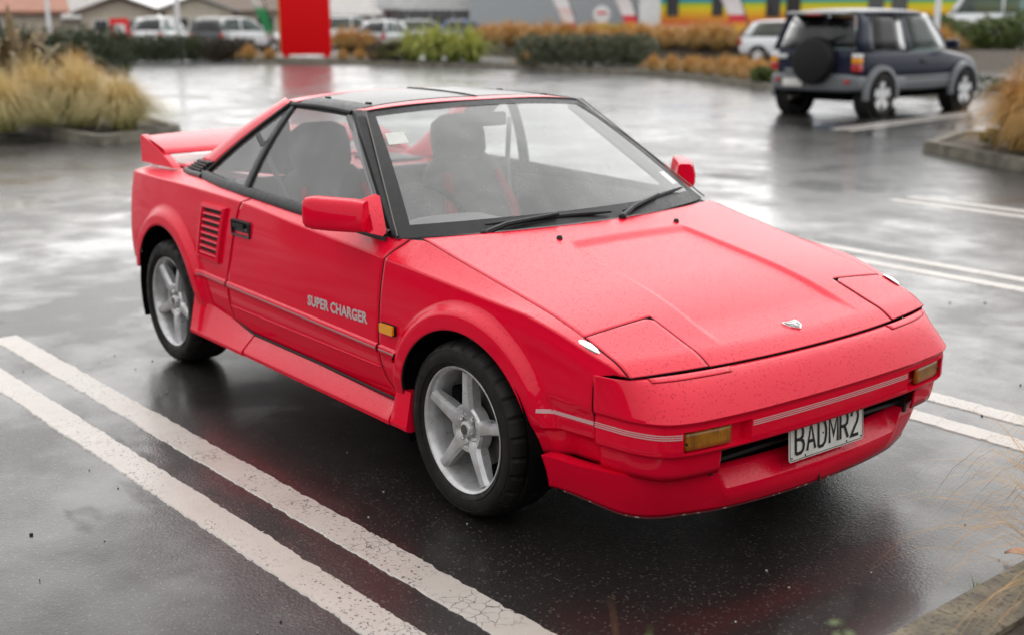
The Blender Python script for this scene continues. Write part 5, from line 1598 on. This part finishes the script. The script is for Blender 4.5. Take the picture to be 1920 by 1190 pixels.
# houses
M['cream'] = vary(mat('cream_wall', (.55, .50, .40), .8), (.56, .51, .41), (.47, .43, .35), 1.5)
M['beige'] = vary(mat('beige_wall', (.50, .43, .34), .8), (.51, .44, .35), (.43, .37, .3), 1.5)
M['roof_brown'] = vary(mat('brown_roof', (.17, .11, .075), .7), (.17, .115, .08), (.11, .08, .06), 3)
M['roof_grey'] = vary(mat('pale_roof', (.42, .40, .38), .7), (.44, .42, .40), (.33, .31, .30), 3)
M['roof_red'] = vary(mat('terracotta_roof', (.36, .15, .085), .7), (.37, .155, .09), (.26, .12, .08), 3)
def house(u, d, w, dep, eave, ridge, wall, roofm, lab, gable_front, specs, turn=0.0):
    r = empty('house', G(u, d), facing(u) + turn); tag(r, lab, 'house')
    fbox(MB(), w, dep, eave, 0, dep / 2, 0).build('wall', wall, r)
    b = MB(); ov = .5
    if gable_front:
        for yy in (0, dep):
            b = MB(); b.add([(-w / 2, yy, eave), (w / 2, yy, eave), (0, yy, ridge - .12)], [(0, 1, 2)]); b.build('gable', wall, r, norm=False)
        b = MB()
        for s in (-1, 1):
            k = (ridge - eave) / (w / 2); x1 = s * (w / 2 + ov); z1 = eave - k * ov
            V = [(0, -ov, ridge), (x1, -ov, z1), (x1, dep + ov, z1), (0, dep + ov, ridge)]
            b.add(V + [(x, y, z + .16) for x, y, z in V], [(3, 2, 1, 0), (4, 5, 6, 7), (0, 1, 5, 4), (1, 2, 6, 5), (2, 3, 7, 6)])
        b.build('roof', roofm, r)
    else:
        for xx in (-w / 2, w / 2):
            b = MB(); b.add([(xx, 0, eave), (xx, dep, eave), (xx, dep / 2, ridge - .1)], [(0, 1, 2)]); b.build('gable', wall, r, norm=False)
        b = MB()
        for s in (0, 1):
            y1 = -ov if s == 0 else dep + ov; z1 = eave - (ridge - eave) / (dep / 2) * ov
            V = [(-w / 2 - ov, dep / 2, ridge), (w / 2 + ov, dep / 2, ridge), (w / 2 + ov, y1, z1), (-w / 2 - ov, y1, z1)]
            b.add(V + [(x, y, z + .16) for x, y, z in V], [(3, 2, 1, 0), (4, 5, 6, 7), (2, 3, 7, 6), (0, 3, 7, 4), (1, 2, 6, 5)])
        b.build('roof', roofm, r)
    wins(r, specs, 0, M['white'], M['dark_win'])
house(225, 78, 4.4, 9, 2.15, 2.95, M['beige'], M['roof_brown'], 'beige house with a low brown gable facing the car park', True, [(-1.1, 1.3, .9, .8), (.9, 1.3, .9, .8)])
house(120, 92, 8, 8, 1.9, 3.6, M['cream'], M['roof_grey'], 'wide house with a pale grey roof behind the beige gable house', False, [(-2, 1.2, 1.2, .9), (1.5, 1.2, 1.2, .9)])
house(370, 84, 4.6, 8, 2.3, 3.1, M['cream'], M['roof_grey'], 'cream house with a pale gable beside the thick lamp pole', True, [(-1, 1.4, 1, .9), (1, 1.4, 1, .9)])
house(465, 90, 7, 8, 2.3, 3.6, M['cream'], M['roof_brown'], 'cream house with a brown ridge roof left of the red sign', False, [(-1.6, 1.45, 1.3, 1.0), (1.2, 1.45, 1.3, 1.0)])
house(15, 80, 6, 8, 2.2, 3.4, M['beige'], M['roof_red'], 'house with a terracotta roof behind the bronze flax', False, [(-1, 1.3, 1.3, .9)])
house(640, 96, 8, 8, 2.0, 3.3, M['cream'], M['roof_grey'], 'pale house with grey roof between the red sign and the shop', False, [(-2, 1.3, 1.3, .9), (1, 1.3, 1.3, .9)])

# the store added out of view, darkening what the car side reflects
r = empty('blocker', (-14, -30, 0), math.pi); tag(r, 'long low brick store added out of view to darken the car side reflections', 'building')
M['brick_wall'] = vary(mat('brick_wall', (.16, .10, .08), .8), (.17, .105, .08), (.12, .08, .065), 2)
fbox(MB(), 80, 16, 5.2, 0, 8, 0).build('wall', M['brick_wall'], r)
fbox(MB(), 81, 17, .5, 0, 8, 5.2).build('roof', M['roof_grey'], r)
wins(r, [(x, 1.5, 5.2, 2.4) for x in range(-33, 36, 11)], 0, M['black'], M['dark_win'])

# ---- vehicles behind
M['hubcap'] = mat('hubcap', (.62, .62, .63), .35, .3)
M['car_glass'] = glass('car_glass', (.55, .62, .60), .05, drops=False)
M['tint_glass'] = glass('tinted_glass', (.12, .13, .14), .03, drops=False)
M['tail_red'] = mat('tail_lamp', (.42, .012, .012), .2, 0, .6)
M['clear_lens'] = mat('clear_lens', (.75, .75, .75), .15, 0, .6)
M['navy'] = mat('navy_paint', (.011, .015, .034), .3, 0, .3, .05, .1)
M['silver'] = mat('silver_cladding', (.15, .158, .17), .42, .2, .2, .1, .3)
def shell(name, st, mt, parent, sharp=40):
    """st: (x, [(y, z) from bottom centre to top centre]) stations, mirrored left to right"""
    rings = []
    for x, h in st:
        rings.append([(x, y, z) for y, z in h] + [(x, -y, z) for y, z in reversed(h[1:-1])])
    return loft(name, rings, mt, parent, sharp)
def slab(name, quad, th, mt, parent, n=(4, 4), bulge=0.0):
    A, B_, C_, D_ = [Vector(q) for q in quad]; nn = (B_ - A).cross(D_ - A).normalized()
    V, F = grid(n[0], n[1], lambda u, v: tuple(A.lerp(B_, u).lerp(D_.lerp(C_, u), v) + nn * bulge * math.sin(math.pi * u) * math.sin(math.pi * v)))
    o = raw(name, V, fix(V, F, nn), mt, parent); md = o.modifiers.new('t', 'SOLIDIFY'); md.thickness = th; md.offset = -1; return o
def road_wheel(parent, x, y, r, w, rimf=.66, n5=5, mt='hubcap', holes=True):
    s = 1 if y > 0 else -1
    b = MB(); b.lathe([(r * rimf, 0), (r * (rimf + .04), s * .012), (r * .88, s * .016), (r * .97, s * 0), (r, -s * .03), (r, -s * (w - .03)), (r * .95, -s * w), (r * rimf, -s * w)], 36)
    ty = b.build('wheel', M['tyre'], parent, loc=(x, y, r))
    b = MB(); b.lathe([(r * rimf, -s * .002), (r * (rimf - .05), -s * .012), (r * (rimf - .08), -s * .05), (.03, -s * .05)], 36)
    b.build('rim_barrel', M['steel'], ty)
    for k in range(n5):
        a = 2 * math.pi * k / n5 + .3; d = Vector((math.cos(a), 0, math.sin(a))); sd = Vector((-math.sin(a), 0, math.cos(a)))
        b = MB(); ww = r * .19
        V = [tuple(d * r * .08 + sd * ww * .9 + Vector((0, -s * .022, 0))), tuple(d * r * .08 - sd * ww * .9 + Vector((0, -s * .022, 0))), tuple(d * r * (rimf - .03) - sd * ww + Vector((0, -s * .006, 0))), tuple(d * r * (rimf - .03) + sd * ww + Vector((0, -s * .006, 0)))]
        b.add(V + [(x_, y_ - s * .03, z_) for x_, y_, z_ in V], [(0, 1, 2, 3), (7, 6, 5, 4), (0, 3, 7, 4), (1, 2, 6, 5)]); b.build('spoke', M[mt], ty)
    b = MB(); b.lathe([(.001, 0), (r * .17, -s * .004), (r * .2, -s * .03)], 20); b.build('cap', M[mt], ty)
    return ty

def soft(o, n=1):
    md = o.modifiers.new('soft', 'SUBSURF'); md.levels = n; md.render_levels = n; o.data.shade_smooth(); return o
# the navy off-roader
SV = empty('off_road_car', (-8.66, 15.06, 0), R(93.5)); tag(SV, 'dark navy three-door off-roader with silver cladding and rear-mounted spare wheel', 'car')
WB = 1.30
soft(shell('body', [(-1.90, [(0, .62), (.70, .62), (.76, .70), (.77, .98), (.73, 1.05), (0, 1.06)]), (-1.82, [(0, .60), (.80, .60), (.84, .70), (.845, .98), (.79, 1.07), (0, 1.08)]), (-.4, [(0, .58), (.82, .58), (.855, .72), (.855, .97), (.80, 1.07), (0, 1.09)]), (.78, [(0, .58), (.82, .58), (.85, .72), (.845, .96), (.79, 1.06), (0, 1.09)]), (1.0, [(0, .58), (.82, .58), (.845, .72), (.84, .94), (.74, 1.03), (0, 1.07)]), (1.6, [(0, .58), (.80, .58), (.82, .70), (.81, .88), (.70, .96), (0, 1.00)]), (1.92, [(0, .58), (.74, .58), (.76, .66), (.75, .80), (.64, .88), (0, .91)]), (2.02, [(0, .60), (.66, .60), (.68, .66), (.67, .75), (.56, .82), (0, .84)])], M['navy'], SV, None), 2)
soft(shell('lower_cladding', [(-1.97, [(0, .42), (.66, .42), (.72, .48), (.72, .66), (.66, .70), (0, .70)]), (-1.90, [(0, .40), (.80, .40), (.86, .46), (.86, .66), (.80, .70), (0, .70)]), (-1.72, [(0, .40), (.83, .40), (.875, .46), (.875, .64), (.83, .66), (0, .66)]), (0, [(0, .36), (.83, .36), (.872, .42), (.872, .62), (.84, .64), (0, .64)]), (1.72, [(0, .38), (.82, .38), (.865, .44), (.86, .64), (.82, .66), (0, .66)]), (1.96, [(0, .40), (.74, .40), (.79, .46), (.79, .66), (.74, .70), (0, .70)]), (2.07, [(0, .44), (.62, .44), (.66, .48), (.66, .62), (.60, .66), (0, .66)])], M['silver'], SV, None), 2)
shell('chassis', [(-1.7, [(0, .26), (.55, .26), (.6, .42), (0, .42)]), (1.8, [(0, .26), (.55, .26), (.6, .42), (0, .42)])], M['under'], SV)
for s in (-1, 1):
    for x in (-WB, WB):
        V, F = grid(28, 4, lambda u, v: (x + (.40 + (0, .0, .07, .085)[int(v * 3 + .01)]) * math.cos(R(lerp(-8, 188, u))), s * (.80, .922, .912, .845)[int(v * 3 + .01)], .35 + (.40 + (0, .0, .07, .085)[int(v * 3 + .01)]) * math.sin(R(lerp(-8, 188, u)))))
        raw('wheel_arch', V, fix(V, F, (0, s, .5)), M['silver'], SV, 40)
        b = MB(); b.lathe([(.001, 0), (.405, 0), (.405, -s * .25)], 36); b.build('arch_liner', M['gap'], SV, loc=(x, s * .878, .35))
        road_wheel(SV, x, s * .916, .345, .225, .68)
    # greenhouse
    hb, ht = .795, .655
    pb = lambda x: Vector((x, s * hb, 1.06)); pt = lambda x: Vector((x, s * ht, 1.63))
    slab('rear_side_window', (pb(-1.45), pb(-.50), pt(-.54), pt(-1.38)), .01, M['tint_glass'], SV)
    slab('door_window', (pb(-.36), pb(.80), pt(.26), pt(-.42)), .01, M['car_glass'], SV)
    for nm, a0, a1, b0, b1 in (('rear_pillar', -1.86, -1.45, -1.70, -1.38), ('centre_pillar', -.50, -.36, -.54, -.42), ('front_pillar', .80, .90, .26, .34)):
        V = [pb(a0), pb(a1), pt(b1), pt(b0)]
        slab(nm, V if s > 0 else V, .05, M['navy'], SV)
    b = MB(); b.box((-.02, s * .862, .86), (.16, .03, .05), bev=.01); b.build('door_handle', M['black'], SV)
    b = MB(); b.box((.72, s * .94, 1.13), (.12, .20, .15), bev=.03); b.build('door_mirror', M['navy'], SV)
    b = MB(); b.box((.2, s * .872, .60), (1.5, .012, .02)); b.build('cladding_groove', M['black'], SV)
    b = MB(); b.box((.2, s * .872, .50), (1.5, .012, .015)); b.build('cladding_groove', M['black'], SV)
    b = MB(); b.box((1.45, s * .83, .80), (.07, .02, .03), bev=.004); b.build('side_repeater', M['amber'], SV)
    # tail lamps, stacked lenses
    for z, h, mt in ((.80, .12, 'tail_red'), (.91, .08, 'amber'), (.985, .06, 'clear_lens')):
        b = MB(); b.box((-1.865, s * .775, z), (.10, .15, h), bev=.012); b.build('tail_lamp', M[mt], SV)
    b = MB(); b.box((-1.955, s * .66, .58), (.03, .10, .05), bev=.006); b.build('rear_reflector', M['tail_red'], SV)
V4 = lambda x, h, z: Vector((x, h, z))
slab('rear_window', (V4(-1.875, .70, 1.10), V4(-1.875, -.70, 1.10), V4(-1.715, -.58, 1.58), V4(-1.715, .58, 1.58)), .01, M['tint_glass'], SV)
slab('windscreen', (V4(.90, -.74, 1.07), V4(.90, .74, 1.07), V4(.32, .61, 1.62), V4(.32, -.61, 1.62)), .01, M['car_glass'], SV)
soft(shell('roof', [(-1.78, [(0, 1.60), (.60, 1.60), (.63, 1.63), (.60, 1.665), (0, 1.68)]), (-1.6, [(0, 1.60), (.66, 1.60), (.685, 1.635), (.64, 1.69), (0, 1.72)]), (-.6, [(0, 1.60), (.66, 1.60), (.69, 1.64), (.64, 1.71), (0, 1.74)]), (.2, [(0, 1.60), (.66, 1.60), (.675, 1.63), (.62, 1.68), (0, 1.71)]), (.36, [(0, 1.58), (.62, 1.58), (.64, 1.60), (.58, 1.64), (0, 1.66)])], M['navy'], SV, None), 2)
shell('roof_spoiler', [(-1.98, [(0, 1.60), (.56, 1.60), (.60, 1.615), (.56, 1.635), (0, 1.64)]), (-1.76, [(0, 1.60), (.62, 1.60), (.66, 1.63), (.62, 1.67), (0, 1.68)])], M['black'], SV, 35)
b = MB(); b.box((-1.985, 0, 1.622), (.02, .30, .03), bev=.005); b.build('high_stop_lamp', M['tail_red'], SV)
b = MB(); b.box((-1.83, 0, .86), (.16, 1.40, .44), bev=.03); b.build('tailgate', M['navy'], SV)
b = MB(); b.lathe([(.001, -.23), (.30, -.23), (.35, -.215), (.372, -.18), (.372, -.03), (.33, 0), (.001, 0)], 44)
spw = b.build('spare_wheel_cover', M['rubber'], SV, loc=(-1.90, -.06, .90), rot=(0, 0, R(-90)))
b = MB(); b.tube([(-1.93, -.10, 1.12), (-1.90, -.22, 1.20), (-1.855, -.52, 1.30)], [.03, .02, .012], 6); b.build('rear_wiper', M['rubber'], SV)
b = MB(); b.box((-1.99, .34, .545), (.015, .38, .125), bev=.003); b.build('number_plate', M['plate'], SV)
b = MB(); b.box((-1.945, .36, .72), (.03, .34, .10), bev=.01); b.build('plate_lamp_panel', M['silver'], SV)
b = MB(); b.box((-1.93, .60, .96), (.03, .20, .07), bev=.008); b.build('tailgate_badge', M['hubcap'], SV)
b = MB(); b.tube([(-2.0, .38, .30), (-1.7, .38, .32)], .035, 10); b.build('exhaust', M['steel'], SV)
b = MB(); b.box((-.1, 0, 1.0), (.9, 1.2, .1)); b.build('seat_row', M['cloth'], SV)
for s in (-1, 1):
    b = MB(); b.box((.15, s * .36, 1.17), (.14, .44, .42), bev=.06); b.build('seat', M['cloth'], SV)

def plain_car(name, u, d, heading, paint_m, lab, L=4.2, W=1.7, H=1.48, rear='hatch', group=None):
    """a distant parked car: body, glass, roof, pillars, wheels and lamps; heading is its own yaw"""
    r = empty(name, G(u, d), heading); tag(r, lab, 'car', group)
    h = L / 2; w = W / 2; bz = H * .62
    soft(shell('body', [(-h, [(0, .38), (w * .78, .38), (w * .84, .5), (w * .82, bz * .90), (w * .74, bz * .97), (0, bz)]), (-h * .9, [(0, .25), (w * .92, .25), (w * .97, .45), (w * .95, bz * .95), (w * .84, bz + .02), (0, bz + .04)]), (-h * .2, [(0, .22), (w * .95, .22), (w, .5), (w * .98, bz * .92), (w * .86, bz), (0, bz + .02)]), (h * .38, [(0, .22), (w * .95, .22), (w * .99, .5), (w * .97, bz * .9), (w * .84, bz * .98), (0, bz)]), (h * .75, [(0, .24), (w * .92, .24), (w * .96, .45), (w * .93, bz * .78), (w * .76, bz * .86), (0, bz * .9)]), (h * .95, [(0, .3), (w * .78, .3), (w * .84, .42), (w * .8, bz * .64), (w * .6, bz * .72), (0, bz * .75)]), (h, [(0, .36), (w * .6, .36), (w * .66, .42), (w * .62, bz * .54), (w * .5, bz * .6), (0, bz * .62)])], paint_m, r, None), 2)
    xr0, xr1, xf1, xf0 = -h * .92, -h * (.70 if rear == 'hatch' else .5), h * .12, h * .50
    soft(shell('roof', [(xr1 - .08, [(0, H - .10), (w * .62, H - .10), (w * .68, H - .07), (w * .60, H - .03), (0, H - .02)]), (-.2, [(0, H - .08), (w * .66, H - .08), (w * .72, H - .05), (w * .64, H), (0, H + .02)]), (xf1 + .05, [(0, H - .10), (w * .62, H - .10), (w * .68, H - .08), (w * .6, H - .04), (0, H - .03)])], paint_m, r, None), 2)
    for s in (-1, 1):
        pb = lambda x: Vector((x, s * w * .86, bz - .01)); pt = lambda x: Vector((x, s * w * .68, H - .07))
        mid = -.05 * L
        slab('side_window', (pb(xr0 + .28), pb(mid - .04), pt(mid - .05), pt(xr1 + .15)), .01, M['car_glass'], r)
        slab('side_window', (pb(mid + .04), pb(xf0 - .10), pt(xf1 - .06), pt(mid + .03)), .01, M['car_glass'], r)
        for a0, a1, b0, b1 in ((xr0, xr0 + .28, xr1 - .05, xr1 + .15), (mid - .04, mid + .04, mid - .05, mid + .03), (xf0 - .10, xf0 + .0, xf1 - .06, xf1 + .04)): slab('pillar', (pb(a0), pb(a1), pt(b1), pt(b0)), .04, paint_m, r)
        for x in (-L * .30, L * .31):
            b = MB(); b.lathe([(.001, 0), (.345, 0), (.345, -s * .2)], 30); b.build('arch_liner', M['gap'], r, loc=(x, s * (w - .004), .31))
            road_wheel(r, x, s * (w + .028), .305, .19, .70)
        b = MB(); b.box((-h * .955, s * w * .80, bz * .82), (.12, .18, .26), bev=.03); b.build('tail_lamp', M['tail_red'], r)
        b = MB(); b.box((h * .93, s * w * .62, bz * .62), (.16, .32, .12), bev=.03); b.build('headlamp', M['clear_lens'], r)
        b = MB(); b.box((xf0 - .2, s * (w + .06), bz + .06), (.10, .16, .11), bev=.03); b.build('door_mirror', paint_m, r)
    slab('rear_window', (V4(xr0 - .02, w * .78, bz), V4(xr0 - .02, -w * .78, bz), V4(xr1 - .06, -w * .62, H - .08), V4(xr1 - .06, w * .62, H - .08)), .01, M['tint_glass'], r)
    slab('windscreen', (V4(xf0 + .02, -w * .8, bz - .01), V4(xf0 + .02, w * .8, bz - .01), V4(xf1 + .04, w * .64, H - .07), V4(xf1 + .04, -w * .64, H - .07)), .01, M['car_glass'], r)
    b = MB(); b.box((-h - .005, 0, .62), (.015, .36, .12)); b.build('number_plate', M['plate'], r)
    return r
M['car_white'] = mat('car_white', (.70, .71, .72), .3, 0, .7, .08)
M['car_dark'] = mat('car_charcoal', (.03, .033, .038), .3, .3, .7, .08)
M['car_silver'] = mat('car_silver', (.42, .43, .44), .3, .5, .6, .08)
M['car_blue'] = mat('car_blue', (.03, .08, .22), .3, .2, .7, .08)
plain_car('hatchback', 1488, 45.6, facing(1462) - .10, M['car_white'], 'white hatchback parked behind the navy off-roader', 3.75, 1.66, 1.52)
plain_car('van', 305, 66, facing(305) + 1.2, M['car_white'], 'white van parked beside the thick lamp pole', 4.8, 1.8, 1.8)
plain_car('parked_car', 395, 62, facing(395) + 1.45, M['car_dark'], 'charcoal car parked nose-on behind the clipped hedge', 4.2, 1.75, 1.75)
plain_car('parked_car', 452, 66, facing(452) + .3, M['car_white'], 'white estate car parked behind the bronze hedge', 4.6, 1.75, 1.75)
plain_car('parked_car', 662, 72, facing(662) + .2, M['car_white'], 'white car parked beyond the rust grass past the red sign', 4.6, 1.75, 1.8)
plain_car('parked_car', 728, 62, facing(728) + 1.1, M['car_silver'], 'silver hatchback parked before the shop', 4.0, 1.7, 1.6)
plain_car('parked_car', 800, 76, facing(800) + .15, M['car_silver'], 'silver car parked behind the yellow-green flax', 4.4, 1.75, 1.6)
plain_car('parked_car', 880, 78, facing(880), M['car_blue'], 'blue car parked where the shop meets the grey shed', 4.2, 1.75, 1.6)
plain_car('van', 1890, 66, facing(1890) + .05, M['car_white'], 'tall white van behind the mounded green hedge', 6.0, 2.0, 2.9)

# ================================================================== foreground kerb, grass and litter
M['kerb_near'] = mat('near_kerb_concrete', (.22, .19, .14), .85)
t = NT(M['kerb_near']); p = t.pos()
c1 = t.mix(t.rng(t.noise(p, 9, 5), .35, .65, 0, 1), (.24, .20, .14), (.11, .096, .072))
c2 = t.mix(t.rng(t.noise(p, 60, 4), .50, .66, 0, 1), c1, (.07, .062, .05))
t.put(t.mix(t.rng(t.noise(p, 5, 3), .58, .7, 0, .6), c2, (.08, .085, .03)), 'Base Color'); t.bump(t.noise(p, 90, 5), .6, .006)
kr = empty('kerb', (0, 0, 0)); tag(kr, kind='structure')
y = -3.4
k = 0
while y < 4.2:
    L = .93
    x0 = 2.572 - .028 * (y + .55) / .68 * .66
    b = MB(); b.box((x0 + .085, y + L / 2, .045), (.17, L - .006, .11), rz=.028, bev=.012); b.build('kerb_stone', M['kerb_near'], kr)
    y += L
V = [(2.70, -3.6, .085), (9, -3.6, .11), (9, 4.6, .11), (2.62, 4.6, .085)]
o = raw('garden_bed', V, [(0, 1, 2, 3)], M['soil']); tag(o, kind='structure')
shrub('hedge', 9000, [(x, y, .95, .8, .8, 1.0) for x in [-6 + .9 * k for k in range(15)] for y in (0,)], .10, M['hedge'], (7.2, .6, .1), R(90), 'tall dense hedge added behind the camera to block sky light on the car front', 'hedge', seed=21, stems=10)  # unseen hedge, added to keep low sky light off the car front
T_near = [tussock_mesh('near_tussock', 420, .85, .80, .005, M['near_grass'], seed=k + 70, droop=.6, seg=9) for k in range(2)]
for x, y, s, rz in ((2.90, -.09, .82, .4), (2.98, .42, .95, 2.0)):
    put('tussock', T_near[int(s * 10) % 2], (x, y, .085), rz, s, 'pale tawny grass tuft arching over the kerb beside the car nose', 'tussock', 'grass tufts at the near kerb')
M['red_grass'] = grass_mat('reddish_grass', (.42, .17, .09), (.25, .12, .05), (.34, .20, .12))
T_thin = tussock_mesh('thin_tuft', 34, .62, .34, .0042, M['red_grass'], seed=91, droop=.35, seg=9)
put('tussock', T_thin, (2.97, -1.78, .085), 1.0, 1.12, 'sparse reddish grass tuft in the bed below the car front', 'tussock')
T_weed = tussock_mesh('kerb_weed', 60, .10, .07, .0022, M['flax'], seed=93, droop=.2, seg=4)
for x, y, s in ((2.545, -.10, 1.0), (2.56, -.52, .7), (2.535, .16, .6)):
    put('kerb_weed', T_weed, (x, y, 0), y * 9, s, 'tiny grass weed growing where the kerb meets asphalt', 'weed', 'weeds in the kerb joint')
# sprigs of small green leaves near the lens
def sprig(loc, lab, n=7, size=.012, seed=1):
    rn = random.Random(seed); b = MB(); b.tube([(0, 0, 0), (.01, .0, loc[2] * .5 - .04), (0, 0, loc[2] - .09)], [.003, .002, .0015], 5)
    o = b.build('green_sprig', M['bright_leaf'], None, loc=(loc[0], loc[1], .09)); tag(o, lab, 'weed')
    for k in range(n):
        V = []; a = rn.uniform(0, 6.28); d = Vector((math.cos(a), math.sin(a), rn.uniform(-.2, .6))).normalized(); s_ = d.cross(Vector((0, 0, 1))).normalized(); c_ = Vector((0, 0, loc[2] - .09 - rn.uniform(0, .05)))
        L = size * rn.uniform(1.2, 2.2)
        V = [c_, c_ + d * L * .5 + s_ * L * .35, c_ + d * L * .5 - s_ * L * .35, c_ + d * L]
        raw('leaf', V, [(0, 1, 3, 2)], M['bright_leaf'], o)
sprig((3.0, -1.79, .70), 'soft green sprig in the bed below the car front', seed=2)
sprig((3.1, -1.47, .645), 'small green sprig beside the near kerb stones', seed=5)
# fallen leaf and grit
V, F = grid(6, 4, lambda u, v: ((u - .5) * .10, (v - .5) * .05 * math.sin(math.pi * (u * .9 + .05)), .018 + .012 * math.sin(4 * u) + .012 * abs(v - .5)))
M['dead_leaf'] = mat('dead_leaf', (.42, .22, .13), .7)
o = raw('fallen_leaf', V, F, M['dead_leaf'], None, None, (2.47, .27, .0), (0, 0, .5)); tag(o, 'curled brown fallen leaf on the asphalt beside the kerb', 'leaf'); o.modifiers.new('t', 'SOLIDIFY').thickness = .001
rn = random.Random(5); b = MB()
for k in range(66):
    x, y = (rn.uniform(-1.5, 2.5), rn.uniform(-2.4, -.6)) if k < 48 else ((rn.uniform(2.0, 2.5), rn.uniform(-1.2, 1.8)) if k < 72 else (2.36 + rn.gauss(0, .05), -.35 + rn.gauss(0, .13)))
    s = rn.uniform(.002, .0048) if k < 72 else rn.uniform(.002, .004); a = rn.uniform(0, 3)
    n = 5; pts = [(x + s * math.cos(a + 6.283 * q / n) * rn.uniform(.6, 1.3), y + s * math.sin(a + 6.283 * q / n) * rn.uniform(.6, 1.3)) for q in range(n)]
    b.prism(pts, .001, .004)
M['chip'] = mat('pale_chip', (.30, .28, .25), .7)
o = b.build('pale_grit', M['chip']); tag(o, 'scattered pale chips and petals on the wet asphalt', 'grit', kind='stuff')
b = MB()
for k in range(22):
    x, y = (rn.uniform(-1.5, 1.6), rn.uniform(-2.6, -1.6)) if k < 11 else (rn.uniform(-.5, 2.3), rn.uniform(1.0, 4.5))
    s = rn.uniform(.002, .006); a = rn.uniform(0, 3)
    b.prism([(x + s * math.cos(a + 6.283 * q / 5) * rn.uniform(.5, 1.3), y + s * math.sin(a + 6.283 * q / 5) * rn.uniform(.5, 1.3)) for q in range(5)], .001, .006)
o = b.build('dark_grit', M['gap']); tag(o, 'scattered dark specks of leaf litter on the asphalt', 'grit', kind='stuff')
